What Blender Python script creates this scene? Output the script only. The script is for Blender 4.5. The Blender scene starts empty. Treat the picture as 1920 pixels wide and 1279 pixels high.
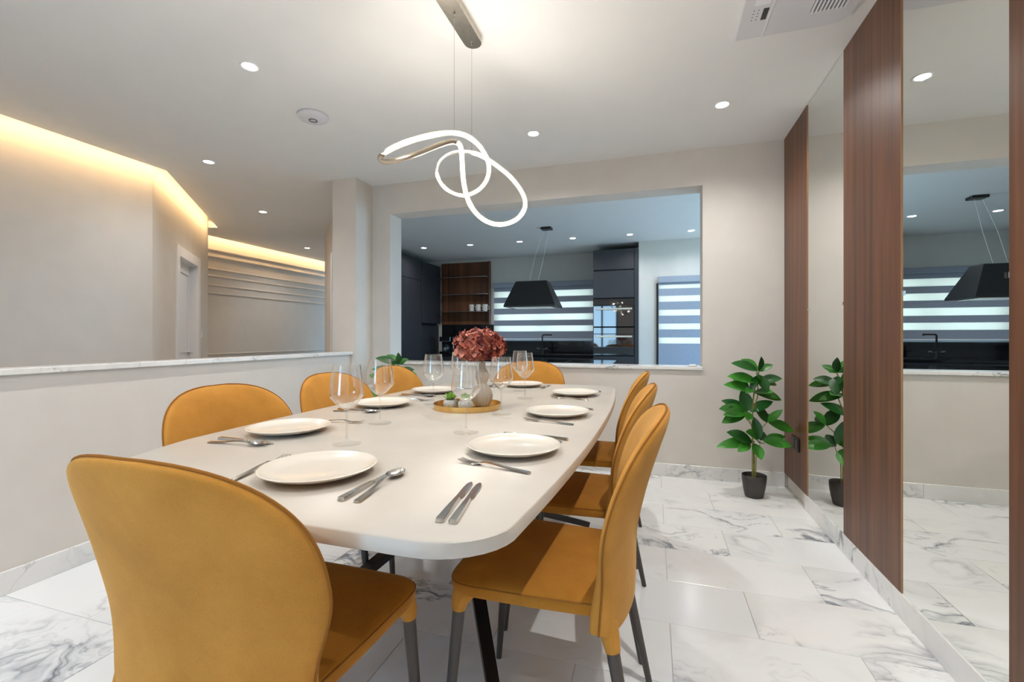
import bpy, bmesh, math, random
from mathutils import Vector, Matrix
random.seed(7)
scene = bpy.context.scene
COL = scene.collection
PI = math.pi

# ------------------------------------------------------------------ camera
F_PX = 848.0
YAW = math.atan(264 / F_PX)
cam_data = bpy.data.cameras.new('camera')
cam = bpy.data.objects.new('camera', cam_data)
COL.objects.link(cam)
cam.location = (0, 0, 1.10)
cam.rotation_euler = (PI / 2, 0, YAW)
cam_data.sensor_width = 36.0
cam_data.lens = F_PX / 1920 * 36.0
cam_data.shift_y = -8.5 / 1920
cam_data.clip_start = 0.02
scene.camera = cam

# ------------------------------------------------------------------ exposure
vs = scene.view_settings
vs.view_transform = 'Standard'
vs.look = 'None'
vs.gamma = 1.0
vs.use_curve_mapping = False
scene.cycles.transparent_max_bounces = 20
scene.cycles.max_bounces = 8
scene.cycles.diffuse_bounces = 4
vs.exposure = 0.90

# ------------------------------------------------------------------ world: soft daylight sky
SKY_STRENGTH = 4.8
world = bpy.data.worlds.new('daylight_sky')
scene.world = world
world.use_nodes = True
wn = world.node_tree
bg = wn.nodes['Background']
tc = wn.nodes.new('ShaderNodeTexCoord')
sp = wn.nodes.new('ShaderNodeSeparateXYZ')
wn.links.new(tc.outputs['Generated'], sp.inputs[0])
mr = wn.nodes.new('ShaderNodeMapRange')
mr.inputs['From Min'].default_value = -0.3
mr.inputs['From Max'].default_value = 0.8
wn.links.new(sp.outputs['Z'], mr.inputs['Value'])
cr = wn.nodes.new('ShaderNodeValToRGB')
cr.color_ramp.elements[0].position = 0.0
cr.color_ramp.elements[0].color = (0.20, 0.28, 0.30, 1)
cr.color_ramp.elements[1].position = 1.0
cr.color_ramp.elements[1].color = (0.22, 0.48, 0.95, 1)
e = cr.color_ramp.elements.new(0.30)
e.color = (0.44, 0.73, 1.0, 1)
wn.links.new(mr.outputs[0], cr.inputs[0])
wn.links.new(cr.outputs[0], bg.inputs['Color'])
bg.inputs['Strength'].default_value = SKY_STRENGTH

# light levels
SPOT_W = 33.0          # each recessed downlight in the dining room and hall
KITCHEN_SPOT_W = 17.0
PENDANT_EMIT = 8.0
PENDANT_W = 2.0          # each of the six lamps spaced along the pendant loop
COVE_EMIT = 21.0
LENS_EMIT = 9.0


def portal(name, loc, rot, sx, sy):
    """daylight portal filling an unseen window opening (guides sky sampling, emits nothing itself)"""
    l = bpy.data.lights.new(name, 'AREA')
    l.shape = 'RECTANGLE'
    l.size = sx
    l.size_y = sy
    l.cycles.is_portal = True
    o = bpy.data.objects.new(name, l)
    o.location = loc
    o.rotation_euler = rot
    COL.objects.link(o)


portal('unseen_window_portal', (-1.75, -2.32, 1.15), (PI / 2, 0, PI), 1.1, 2.2)
portal('unseen_window_portal', (2.32, 5.75, 1.3), (PI / 2, 0, PI / 2), 2.5, 2.0)  # at the added side opening of the kitchen

# ------------------------------------------------------------------ material helpers


class NT:
    def __init__(self, name):
        self.m = bpy.data.materials.new(name)
        self.m.use_nodes = True
        self.t = self.m.node_tree
        self.b = self.t.nodes['Principled BSDF']

    def n(self, kind, **kw):
        nd = self.t.nodes.new(kind)
        for k, v in kw.items():
            if k in nd.inputs:
                nd.inputs[k].default_value = v
            else:
                setattr(nd, k, v)
        return nd

    def l(self, a, b):
        self.t.links.new(a, b)

    def ramp(self, fac, stops):
        r = self.t.nodes.new('ShaderNodeValToRGB')
        els = r.color_ramp.elements
        while len(els) < len(stops):
            els.new(0.5)
        for el, (p, c) in zip(els, stops):
            el.position = p
            el.color = c if len(c) == 4 else (*c, 1)
        self.l(fac, r.inputs[0])
        return r.outputs[0]

    def math(self, op, a, b=None, clamp=False):
        nd = self.t.nodes.new('ShaderNodeMath')
        nd.operation = op
        nd.use_clamp = clamp
        for i, v in enumerate((a, b)):
            if v is None:
                continue
            if isinstance(v, (int, float)):
                nd.inputs[i].default_value = v
            else:
                self.l(v, nd.inputs[i])
        return nd.outputs[0]

    def pos(self, jitter=0.0, scale=(1, 1, 1)):
        g = self.n('ShaderNodeNewGeometry')
        out = g.outputs['Position']
        if jitter:
            oi = self.n('ShaderNodeObjectInfo')
            cmb = self.n('ShaderNodeCombineXYZ')
            a = self.math('MULTIPLY', oi.outputs['Random'], jitter)
            b = self.math('MULTIPLY', oi.outputs['Random'], jitter * 7.31)
            self.l(a, cmb.inputs[0])
            self.l(b, cmb.inputs[1])
            self.l(a, cmb.inputs[2])
            v = self.n('ShaderNodeVectorMath', operation='ADD')
            self.l(out, v.inputs[0])
            self.l(cmb.outputs[0], v.inputs[1])
            out = v.outputs[0]
        mp = self.n('ShaderNodeMapping')
        mp.inputs['Scale'].default_value = scale
        self.l(out, mp.inputs['Vector'])
        return mp.outputs[0]

    def noise(self, vec, scale, detail=3, rough=0.5, dist=0.0):
        nd = self.n('ShaderNodeTexNoise')
        nd.inputs['Scale'].default_value = scale
        nd.inputs['Detail'].default_value = detail
        nd.inputs['Roughness'].default_value = rough
        nd.inputs['Distortion'].default_value = dist
        self.l(vec, nd.inputs['Vector'])
        return nd.outputs['Fac']

    def bump(self, h, strength=0.1, dist=0.01):
        b = self.n('ShaderNodeBump')
        b.inputs['Strength'].default_value = strength
        b.inputs['Distance'].default_value = dist
        self.l(h, b.inputs['Height'])
        self.l(b.outputs[0], self.b.inputs['Normal'])


def plain(name, col, rough=0.5, metal=0.0, spec=0.5, vary=0.06, nscale=6.0, coat=0.0, sheen=0.0):
    t = NT(name)
    t.b.inputs['Roughness'].default_value = rough
    t.b.inputs['Metallic'].default_value = metal
    t.b.inputs['Specular IOR Level'].default_value = spec
    t.b.inputs['Coat Weight'].default_value = coat
    t.b.inputs['Sheen Weight'].default_value = sheen
    f = t.noise(t.pos(), nscale, 4)
    lo = tuple(c * (1 - vary) for c in col)
    hi = tuple(min(1, c * (1 + vary)) for c in col)
    t.l(t.ramp(f, [(0.3, lo), (0.7, hi)]), t.b.inputs['Base Color'])
    return t.m


def emitter(name, col, strength):
    t = NT(name)
    t.b.inputs['Base Color'].default_value = (0.8, 0.8, 0.8, 1)
    t.b.inputs['Emission Color'].default_value = (*col, 1)
    t.b.inputs['Emission Strength'].default_value = strength
    return t.m


def marble(name, jitter, base=(0.84, 0.845, 0.84), rough=0.19, vein=1.0, scale=1.0):
    t = NT(name)
    v = t.pos(jitter, (scale, scale, scale))
    # bend the coordinates, then take ridges of noise as veins
    n1 = t.n('ShaderNodeTexNoise')
    n1.inputs['Scale'].default_value = 1.6
    n1.inputs['Detail'].default_value = 4
    t.l(v, n1.inputs['Vector'])
    mixv = t.n('ShaderNodeVectorMath', operation='MULTIPLY_ADD')
    t.l(n1.outputs['Color'], mixv.inputs[0])
    mixv.inputs[1].default_value = (0.9, 0.9, 0.9)
    t.l(v, mixv.inputs[2])
    rot = t.n('ShaderNodeMapping')
    rot.inputs['Rotation'].default_value = (0.3, 0.2, 0.75)
    rot.inputs['Scale'].default_value = (0.55, 1.9, 1.2)
    t.l(mixv.outputs[0], rot.inputs['Vector'])
    a = t.noise(rot.outputs[0], 1.15, 5, 0.52)
    ridge = t.math('ABSOLUTE', t.math('SUBTRACT', a, 0.5))
    thick = t.ramp(ridge, [(0.0, (1, 1, 1)), (0.008, (0.5, 0.5, 0.5)), (0.03, (0, 0, 0))])
    b = t.noise(rot.outputs[0], 2.6, 6, 0.6)
    ridge2 = t.math('ABSOLUTE', t.math('SUBTRACT', b, 0.52))
    thin = t.ramp(ridge2, [(0.0, (0.7, 0.7, 0.7)), (0.012, (0.15, 0.15, 0.15)), (0.03, (0, 0, 0))])
    mask = t.ramp(t.noise(v, 1.3, 2), [(0.50, (0, 0, 0)), (0.68, (0.9, 0.9, 0.9))])
    cloud = t.ramp(t.noise(mixv.outputs[0], 1.7, 5, 0.6), [(0.5, (0, 0, 0)), (0.85, (0.22, 0.22, 0.22))])
    s = t.math('MULTIPLY', t.math('ADD', thick, thin), mask)
    s = t.math('ADD', s, cloud)
    s = t.math('MULTIPLY', s, vein, clamp=True)
    tone = t.ramp(t.noise(v, 0.9, 3), [(0.35, base), (0.7, (base[0] * 1.0, base[1] * 0.975, base[2] * 0.94))])
    mx = t.n('ShaderNodeMix', data_type='RGBA')
    t.l(s, mx.inputs['Factor'])
    t.l(tone, mx.inputs['A'])
    mx.inputs['B'].default_value = (0.21, 0.225, 0.26, 1)
    t.l(mx.outputs['Result'], t.b.inputs['Base Color'])
    t.b.inputs['Roughness'].default_value = rough
    return t.m


def walnut(name, dark, light, axis_scale=(26, 26, 0.7), rough=0.42):
    t = NT(name)
    v = t.pos(5.0, axis_scale)
    a = t.noise(v, 1.0, 6, 0.62, 0.3)
    v2 = t.pos(5.0, (5, 5, 0.25))
    b = t.noise(v2, 1.0, 3, 0.5, 0.6)
    f = t.math('ADD', t.math('MULTIPLY', a, 0.72), t.math('MULTIPLY', b, 0.34))
    mid = tuple((x + y) / 2 for x, y in zip(dark, light))
    t.l(t.ramp(f, [(0.36, dark), (0.52, mid), (0.68, light)]), t.b.inputs['Base Color'])
    t.b.inputs['Roughness'].default_value = rough
    t.bump(a, 0.05, 0.002)
    return t.m


def velvet_mat(name='mustard_velvet', cols=((0.40, 0.178, 0.026), (0.485, 0.217, 0.036), (0.56, 0.262, 0.048))):
    t = NT(name)
    v = t.pos()
    big = t.noise(v, 7, 4, 0.6)
    fine = t.noise(v, 260, 2, 0.6)
    f = t.math('ADD', t.math('MULTIPLY', big, 0.75), t.math('MULTIPLY', fine, 0.25))
    t.l(t.ramp(f, [(0.32, cols[0]), (0.5, cols[1]), (0.7, cols[2])]), t.b.inputs['Base Color'])
    t.b.inputs['Roughness'].default_value = 0.85
    t.b.inputs['Specular IOR Level'].default_value = 0.2
    t.b.inputs['Sheen Weight'].default_value = 0.25
    t.b.inputs['Sheen Roughness'].default_value = 0.45
    t.b.inputs['Sheen Tint'].default_value = (1.0, 0.72, 0.35, 1)
    t.bump(fine, 0.12, 0.002)
    return t.m


def thin_glass(name, tint=(0.985, 0.99, 0.99), ior=1.5, boost=1.0):
    t = NT(name)
    out = t.t.nodes['Material Output']
    t.t.nodes.remove(t.b)
    tr = t.n('ShaderNodeBsdfTransparent')
    tr.inputs['Color'].default_value = (*tint, 1)
    gl = t.n('ShaderNodeBsdfGlossy')
    gl.inputs['Roughness'].default_value = 0.02
    gl.inputs['Color'].default_value = (1, 1, 1, 1)
    lw = t.n('ShaderNodeLayerWeight')
    lw.inputs['Blend'].default_value = 0.5
    edge = t.math('POWER', lw.outputs['Facing'], 3.0)
    mx = t.n('ShaderNodeMixShader')
    t.l(t.math('ADD', t.math('MULTIPLY', edge, 0.38 * boost), 0.025 * boost, clamp=True), mx.inputs[0])
    t.l(tr.outputs[0], mx.inputs[1])
    t.l(gl.outputs[0], mx.inputs[2])
    t.l(mx.outputs[0], out.inputs['Surface'])
    return t.m


def sheer_fabric():
    t = NT('sheer_blind_fabric')
    out = t.t.nodes['Material Output']
    t.t.nodes.remove(t.b)
    v = t.pos(0, (60, 60, 600))
    f = t.noise(v, 1.0, 2)
    tl = t.n('ShaderNodeBsdfTranslucent')
    t.l(t.ramp(f, [(0.3, (0.98, 0.87, 0.74)), (0.7, (1.0, 0.92, 0.80))]), tl.inputs['Color'])
    df = t.n('ShaderNodeBsdfDiffuse')
    df.inputs['Color'].default_value = (0.85, 0.85, 0.83, 1)
    mx = t.n('ShaderNodeMixShader')
    mx.inputs[0].default_value = 0.35
    t.l(tl.outputs[0], mx.inputs[1])
    t.l(df.outputs[0], mx.inputs[2])
    t.l(mx.outputs[0], out.inputs['Surface'])
    return t.m


M = {}
M['wall'] = plain('beige_wall_paint', (0.665, 0.622, 0.57), 0.75, spec=0.2, vary=0.02)
M['kwall'] = plain('grey_kitchen_paint', (0.64, 0.62, 0.57), 0.75, spec=0.2, vary=0.02)
M['ceil'] = plain('white_ceiling_paint', (0.80, 0.80, 0.79), 0.85, spec=0.15, vary=0.01)
M['tile'] = marble('white_marble_tile', 37.0, (0.84, 0.85, 0.855), 0.19, 1.3)
M['skirt'] = marble('marble_skirting', 11.0, (0.78, 0.775, 0.76), 0.22, 1.25, 1.6)
M['sill'] = marble('marble_sill', 3.0, (0.80, 0.79, 0.77), 0.18, 1.2, 3.0)
M['grout'] = plain('pale_grout', (0.50, 0.48, 0.45), 0.9, vary=0.08)
M['walnut'] = walnut('walnut_veneer', (0.052, 0.018, 0.008), (0.19, 0.073, 0.030))
M['walnut_shelf'] = walnut('dark_walnut_shelf', (0.035, 0.012, 0.005), (0.21, 0.075, 0.026), (14, 14, 0.5))
M['gold_edge'] = plain('oak_edge_banding', (0.36, 0.19, 0.08), 0.5)
M['mirror'] = NT('mirror_silver').m
_b = M['mirror'].node_tree.nodes['Principled BSDF']
_b.inputs['Base Color'].default_value = (0.86, 0.88, 0.85, 1)
_b.inputs['Metallic'].default_value = 1.0
_b.inputs['Roughness'].default_value = 0.0
M['velvet'] = velvet_mat()
M['seatvelvet'] = velvet_mat('shaded_mustard_seat_velvet', ((0.34, 0.128, 0.012), (0.40, 0.16, 0.017), (0.46, 0.195, 0.024)))  # backrest mustard made darker and redder, seat shade put into the colour
M['piping'] = plain('mustard_piping', (0.27, 0.105, 0.016), 0.8, spec=0.2)
M['leg'] = plain('bronze_grey_metal', (0.075, 0.062, 0.055), 0.42, 0.35)
M['table'] = plain('greige_table_ceramic', (0.51, 0.468, 0.412), 0.38, vary=0.05, nscale=5)
M['blackmetal'] = plain('black_metal', (0.018, 0.016, 0.016), 0.4, 0.3)
M['ceramic'] = plain('cream_ceramic', (0.72, 0.66, 0.575), 0.16, spec=0.6, vary=0.01, coat=0.3)
M['steel'] = plain('polished_steel', (0.62, 0.60, 0.57), 0.16, 1.0, vary=0.05, nscale=60)
M['brushed'] = plain('brushed_nickel', (0.58, 0.53, 0.45), 0.3, 1.0, vary=0.08, nscale=40)
M['gold'] = plain('brushed_gold', (0.72, 0.47, 0.17), 0.26, 1.0, vary=0.08, nscale=40)
M['glass'] = thin_glass('clear_glass', boost=2.5)
M['footglass'] = thin_glass('foot_glass', (0.99, 0.992, 0.992), 1.55, 0.65)
M['stemglass'] = thin_glass('stem_glass', (0.95, 0.955, 0.955), 1.55, 2.2)
M['pane'] = thin_glass('window_glass')
M['vase'] = plain('ribbed_beige_ceramic', (0.52, 0.44, 0.35), 0.45, vary=0.08)
M['stonepot'] = plain('white_stone_pot', (0.52, 0.52, 0.50), 0.7, vary=0.2, nscale=60)
M['leaf'] = plain('glossy_green_leaf', (0.036, 0.205, 0.016), 0.38, vary=0.45, nscale=9)
M['leafdark'] = plain('dark_green_leaf', (0.014, 0.095, 0.014), 0.36, vary=0.4, nscale=9)
M['succ'] = plain('succulent_green', (0.26, 0.50, 0.08), 0.5, vary=0.3, nscale=30)
M['stem'] = plain('olive_stem', (0.26, 0.24, 0.06), 0.6, vary=0.2, nscale=20)
M['pot'] = plain('dark_brown_pot', (0.045, 0.038, 0.034), 0.45, vary=0.06)
M['soil'] = plain('dark_soil', (0.03, 0.022, 0.016), 0.95, vary=0.4, nscale=80)
M['petal1'] = plain('rust_petal', (0.30, 0.055, 0.03), 0.6, vary=0.6, nscale=45)
M['petal2'] = plain('dusty_pink_petal', (0.50, 0.17, 0.115), 0.6, vary=0.4, nscale=45)
M['petal3'] = plain('wine_petal', (0.13, 0.016, 0.018), 0.6, vary=0.4, nscale=45)
M['cab'] = plain('anthracite_cabinet', (0.030, 0.031, 0.036), 0.42, vary=0.03)
M['cabgap'] = plain('black_shadow_gap', (0.008, 0.008, 0.009), 0.6)
M['blackgloss'] = plain('black_gloss_worktop', (0.008, 0.008, 0.009), 0.08, vary=0.1)
M['ovenglass'] = plain('black_oven_glass', (0.006, 0.007, 0.008), 0.03, spec=0.9, vary=0.05, coat=0.6)
M['hood'] = plain('matt_black_hood', (0.012, 0.012, 0.013), 0.35)
M['blindgrey'] = plain('grey_blind_fabric', (0.30, 0.335, 0.40), 0.9, vary=0.08, nscale=90)
M['sheer'] = sheer_fabric()
M['white'] = plain('white_gloss_paint', (0.78, 0.79, 0.81), 0.35, vary=0.01)
M['acplastic'] = plain('white_plastic', (0.66, 0.66, 0.69), 0.45, vary=0.01)
M['dark'] = plain('dark_display', (0.012, 0.01, 0.009), 0.2)
M['dot'] = plain('grey_print', (0.18, 0.18, 0.2), 0.6)
M['frame'] = plain('dark_window_frame', (0.06, 0.065, 0.07), 0.4)
M['led'] = emitter('warm_led_diffuser', (1.0, 0.88, 0.70), PENDANT_EMIT)
M['cove'] = emitter('amber_led_strip', (1.0, 0.63, 0.29), COVE_EMIT)
M['lens'] = emitter('downlight_lens', (1.0, 0.97, 0.93), LENS_EMIT)

# ------------------------------------------------------------------ mesh helpers


def box(bm, x0, x1, y0, y1, z0, z1, bev=0.0, seg=1):
    vs_ = [bm.verts.new((x, y, z)) for x in (x0, x1) for y in (y0, y1) for z in (z0, z1)]
    idx = [(0, 1, 3, 2), (4, 6, 7, 5), (0, 4, 5, 1), (2, 3, 7, 6), (0, 2, 6, 4), (1, 5, 7, 3)]
    fs = [bm.faces.new([vs_[i] for i in f]) for f in idx]
    if bev:
        es = list({e for f in fs for e in f.edges})
        bmesh.ops.bevel(bm, geom=es, offset=bev, segments=seg, affect='EDGES', profile=0.5)
    return bm


def prism(bm, pts, z0, z1):
    lo = [bm.verts.new((x, y, z0)) for x, y in pts]
    hi = [bm.verts.new((x, y, z1)) for x, y in pts]
    n = len(pts)
    bm.faces.new(lo[::-1])
    bm.faces.new(hi)
    for i in range(n):
        j = (i + 1) % n
        bm.faces.new((lo[i], lo[j], hi[j], hi[i]))
    return bm


def lathe(bm, prof, seg=32, cx=0.0, cy=0.0, z=0.0, ripple=0.0, nrip=0, sx=1.0, sy=1.0):
    rings = []
    for r, h in prof:
        if r < 1e-6:
            rings.append([bm.verts.new((cx, cy, z + h))])
        else:
            ring = []
            for i in range(seg):
                a = 2 * PI * i / seg
                rr = r * (1 + ripple * math.cos(nrip * a)) if ripple else r
                ring.append(bm.verts.new((cx + sx * rr * math.cos(a), cy + sy * rr * math.sin(a), z + h)))
            rings.append(ring)
    for a, b in zip(rings, rings[1:]):
        if len(a) == 1 and len(b) == 1:
            continue
        for i in range(seg):
            j = (i + 1) % seg
            if len(a) == 1:
                bm.faces.new((a[0], b[j], b[i]))
            elif len(b) == 1:
                bm.faces.new((a[i], a[j], b[0]))
            else:
                bm.faces.new((a[i], a[j], b[j], b[i]))
    return bm


def frames(pts, closed=False):
    n = len(pts)
    out = []
    for i in range(n):
        if closed:
            t = pts[(i + 1) % n] - pts[i - 1]
        else:
            t = pts[min(i + 1, n - 1)] - pts[max(i - 1, 0)]
        out.append(t.normalized())
    return out


def tube(bm, pts, rad, seg=8, closed=False, cap=True):
    pts = [Vector(p) for p in pts]
    rads = rad if isinstance(rad, (list, tuple)) else [rad] * len(pts)
    ts = frames(pts, closed)
    up = Vector((0, 0, 1)) if abs(ts[0].z) < 0.9 else Vector((1, 0, 0))
    rings = []
    u = None
    for p, t, r in zip(pts, ts, rads):
        u = (up if u is None else u)
        u = (u - t * u.dot(t))
        u = u.normalized() if u.length > 1e-6 else t.orthogonal().normalized()
        w = t.cross(u)
        rings.append([bm.verts.new(p + (u * math.cos(2 * PI * k / seg) + w * math.sin(2 * PI * k / seg)) * r) for k in range(seg)])
    m = len(rings)
    for i in range(m if closed else m - 1):
        a, b = rings[i], rings[(i + 1) % m]
        for k in range(seg):
            l = (k + 1) % seg
            bm.faces.new((a[k], a[l], b[l], b[k]))
    if cap and not closed:
        bm.faces.new(rings[0][::-1])
        bm.faces.new(rings[-1])
    return bm


def finish(bm, smooth=None):
    bmesh.ops.recalc_face_normals(bm, faces=bm.faces)
    return bm


def obj(name, bm, mat, parent=None, smooth=35, loc=None):
    if isinstance(bm, bpy.types.Mesh):
        me = bm
    else:
        bmesh.ops.recalc_face_normals(bm, faces=bm.faces)
        me = bpy.data.meshes.new(name)
        bm.to_mesh(me)
        bm.free()
        if smooth:
            for p in me.polygons:
                p.use_smooth = True
            me.set_sharp_from_angle(angle=math.radians(smooth))
        me.materials.append(M[mat] if isinstance(mat, str) else mat)
    o = bpy.data.objects.new(name, me)
    COL.objects.link(o)
    if loc is not None:
        o.location = loc
    if parent is not None:
        o.parent = parent
    return o


def bxo(name, dims, mat, parent=None, bev=0.0):
    return obj(name, box(bmesh.new(), *dims, bev=bev, seg=2), mat, parent, smooth=30 if bev else None)


def tag(o, label, cat, group=None):
    o['label'] = label
    o['category'] = cat
    if group:
        o['group'] = group
    return o


def struct(o, label=None):
    o['kind'] = 'structure'
    if label:
        o['label'] = label
    return o


def thing(name, label, cat, loc=(0, 0, 0), rz=0.0, group=None):
    o = bpy.data.objects.new(name, None)
    o.empty_display_size = 0.05
    COL.objects.link(o)
    o.location = loc
    o.rotation_euler = (0, 0, rz)
    return tag(o, label, cat, group)


def dup(root, label, loc, rz=0.0, group=None):
    r = root.copy()
    COL.objects.link(r)
    r.location = loc
    r.rotation_euler = (0, 0, rz)
    r['label'] = label
    if group:
        r['group'] = group
    for ch in list(root.children):
        c = ch.copy()
        COL.objects.link(c)
        c.parent = r
        for g in list(ch.children):
            d = g.copy()
            COL.objects.link(d)
            d.parent = c
    return r


# ------------------------------------------------------------------ room dimensions
XR = 0.925      # right wall panelling face
XL = -2.64      # room side of the half wall
YB = 3.77       # back wall, dining side
YB2 = 3.97      # back wall, kitchen side
CZ = 2.55       # ceiling
YR = -2.2       # rear wall behind the camera
KB = 7.95       # kitchen back wall
KS = 7.165      # nearer kitchen wall, right
SK = 0.10       # skirting height
OX0, OX1, OZ0, OZ1 = -2.39, 0.367, 0.865, 2.268   # serving opening

# ------------------------------------------------------------------ floor
floor = struct(bxo('floor', (-8.2, 2.4, YR - 0.3, 10.2, -0.12, -0.0025), 'grout'), 'white marble tiled floor with grey veins and thin joints')
TL, TW, G = 0.62, 0.3225, 0.0022
tile_cache = {}


def tile_mesh(w, d):
    k = (round(w, 3), round(d, 3))
    if k not in tile_cache:
        bm = box(bmesh.new(), 0, w, 0, d, -0.01, 0.0)
        bmesh.ops.bevel(bm, geom=[e for e in bm.edges if all(v.co.z > -0.001 for v in e.verts)], offset=0.0012, segments=1, affect='EDGES')
        bmesh.ops.recalc_face_normals(bm, faces=bm.faces)
        me = bpy.data.meshes.new('tile')
        bm.to_mesh(me)
        bm.free()
        me.materials.append(M['tile'])
        tile_cache[k] = me
    return tile_cache[k]


r0 = -13
for row in range(r0, 7):
    y0 = 1.838 + TW * row
    y1 = y0 + TW
    ya, yb = max(y0, YR), min(y1, YB)
    if yb - ya < 0.02:
        continue
    xo = 0.372 if row % 2 == 0 else 0.062
    k = math.floor((XL - xo) / TL)
    x = xo + k * TL
    while x < XR:
        xa, xb = max(x, XL), min(x + TL, XR)
        if xb - xa > 0.02:
            o = obj('tile', tile_mesh(xb - xa - G, yb - ya - G), 'tile', floor, loc=(xa + G / 2, ya + G / 2, 0))
        x += TL

# ------------------------------------------------------------------ ceiling: dropped slab with a cove slot along the hall walls
slab = [(XR + 0.1, YR - 0.1), (XR + 0.1, YB + 0.1), (2.35, YB + 0.1), (2.35, KB + 0.1), (-4.6, KB + 0.1), (-4.6, 9.6), (-6.08, 9.6), (-6.08, 4.57), (-5.66, 4.55),
        (-5.538, 4.589), (-4.06, 2.878), (-4.075, YR - 0.1)]
struct(obj('ceiling', prism(bmesh.new(), slab, CZ, CZ + 0.05), 'ceil', smooth=None), 'plain white ceiling with recessed lights and a lit cove edge')
struct(bxo('ceiling_upper', (-8.0, 2.5, YR - 0.3, 10.0, 2.74, 2.8), 'ceil'))

# ------------------------------------------------------------------ walls
bm = bmesh.new()
box(bm, -2.84, OX0, YB, YB2, 0, CZ + 0.02)
box(bm, OX1, 2.3, YB, YB2, 0, CZ + 0.02)
box(bm, OX0, OX1, YB, YB2, OZ1, CZ + 0.02)
box(bm, OX0, OX1, YB, YB2, 0, OZ0 - 0.025)
wall_back = struct(obj('wall_back', bm, 'wall', smooth=None), 'beige back wall with a wide serving opening into the kitchen')
struct(bxo('wall_pillar', (-2.84, -2.585, 3.515, YB + 0.01, 0, CZ + 0.02), 'wall'), 'beige pillar where the half wall meets the back wall')
struct(bxo('wall_right', (XR + 0.02, XR + 0.2, YR - 0.1, YB + 0.05, 0, CZ + 0.02), 'wall'))
struct(bxo('wall_left', (XL - 0.09, XL, YR, 3.515, 0, 0.935), 'wall'), 'beige half wall topped by a marble ledge')
bm = bmesh.new()
box(bm, -8.0, -2.3, YR - 0.2, YR, 0, 2.74)
box(bm, -1.2, 2.3, YR - 0.2, YR, 0, 2.74)
box(bm, -2.3, -1.2, YR - 0.2, YR, 2.25, 2.74)
struct(obj('wall_rear', bm, 'wall', smooth=None))
# rear glazed sliding door that lets the daylight in
bm = bmesh.new()
for xa in (-2.3, -1.78, -1.26):
    box(bm, xa, xa + 0.06, YR - 0.12, YR - 0.06, 0.0, 2.25)
box(bm, -2.24, -1.26, YR - 0.12, YR - 0.06, 2.19, 2.25)
box(bm, -2.24, -1.26, YR - 0.12, YR - 0.06, 0.0, 0.06)
win = struct(obj('window_1', bm, 'frame', smooth=None), 'dark framed glazed sliding door')

# marble sills
obj_ = struct(obj('trim_1', box(bmesh.new(), OX0 - 0.0, OX1 - 0.0, YB - 0.018, YB2 + 0.01, OZ0 - 0.025, OZ0, bev=0.003), 'sill'), 'white marble sill of the serving opening')
struct(obj('trim_2', box(bmesh.new(), XL - 0.10, XL + 0.025, YR, 3.515, 0.935, 0.962, bev=0.003), 'sill'), 'white marble ledge on the half wall')

# skirtings, laid in lengths
for k, (a, b) in enumerate(((-2.585, -2.0), (-2.0, -0.95), (-0.95, 0.1), (0.1, 0.62), (0.62, XR))):
    if k == 0:
        sk = struct(obj('baseboard_back', box(bmesh.new(), a, b - 0.001, YB - 0.014, YB, 0, SK, bev=0.0015), 'skirt'), 'marble skirting along the back wall')
    else:
        obj('skirting_length', box(bmesh.new(), a, b - 0.001, YB - 0.014, YB, 0, SK, bev=0.0015), 'skirt', sk)
for k, a in enumerate((-2.2, -1.1, 0.0, 1.1, 2.2)):
    b = min(a + 1.1, YB - 0.014)
    bm = box(bmesh.new(), XR - 0.004, XR + 0.025, a, b - 0.001, 0, SK, bev=0.0015)
    if k == 0:
        skr = struct(obj('baseboard_right', bm, 'skirt'), 'marble skirting under the mirrors and walnut panels')
    else:
        obj('skirting_length', bm, 'skirt', skr)
for k, a in enumerate((-2.2, -0.9, 0.4, 1.7, 2.9)):
    b = (-0.9, 0.4, 1.7, 2.9, 3.515)[k]
    bm = box(bmesh.new(), XL, XL + 0.014, a, b - 0.001, 0, SK, bev=0.0015)
    if k == 0:
        skl = struct(obj('baseboard_left', bm, 'skirt'), 'marble skirting at the foot of the half wall')
    else:
        obj('skirting_length', bm, 'skirt', skl)

# ------------------------------------------------------------------ mirrors and walnut panels on the right wall
edges = [3.765, 3.252, 2.686, 2.13, 1.571, 1.01, 0.45, -0.11]
wood_lab = ['narrow walnut wall panel in the corner behind the potted plant', 'tall walnut wall panel between the two mirrors', 'walnut wall panel at the right edge of the picture',
            'walnut wall panel right beside the camera']
mir_lab = ['narrow tall mirror reflecting the potted plant', 'wide tall mirror reflecting the kitchen opening', 'tall mirror between the picture edge panel and the camera']
for k in range(len(edges) - 1):
    b, a = edges[k], edges[k + 1]
    if k % 2 == 0:
        r = thing('wall_panel', wood_lab[k // 2], 'wall panel', (XR, (a + b) / 2, SK), group='walnut wall panels')
        h = (b - a) / 2
        bxo('veneer_board', (-0.003, 0.019, -h + 0.002, h, 0.001, CZ - SK - 0.002), 'walnut', r)
        bxo('edge_banding', (-0.003, 0.019, -h, -h + 0.002, 0.001, CZ - SK - 0.002), 'gold_edge', r)
    else:
        r = thing('wall_mirror', mir_lab[k // 2], 'mirror', (XR, (a + b) / 2, SK), group='tall wall mirrors')
        h = (b - a) / 2
        bxo('mirror_glass', (0.0005, 0.007, -h + 0.001, h - 0.001, 0.001, CZ - SK - 0.004), 'mirror', r)
        for zz in (1.16,):
            for s in (-1, 1):
                bxo('mirror_clip', (-0.003, 0.0006, s * (h - 0.012) - 0.006, s * (h - 0.012) + 0.006, zz, zz + 0.016), 'steel', r)

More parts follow.
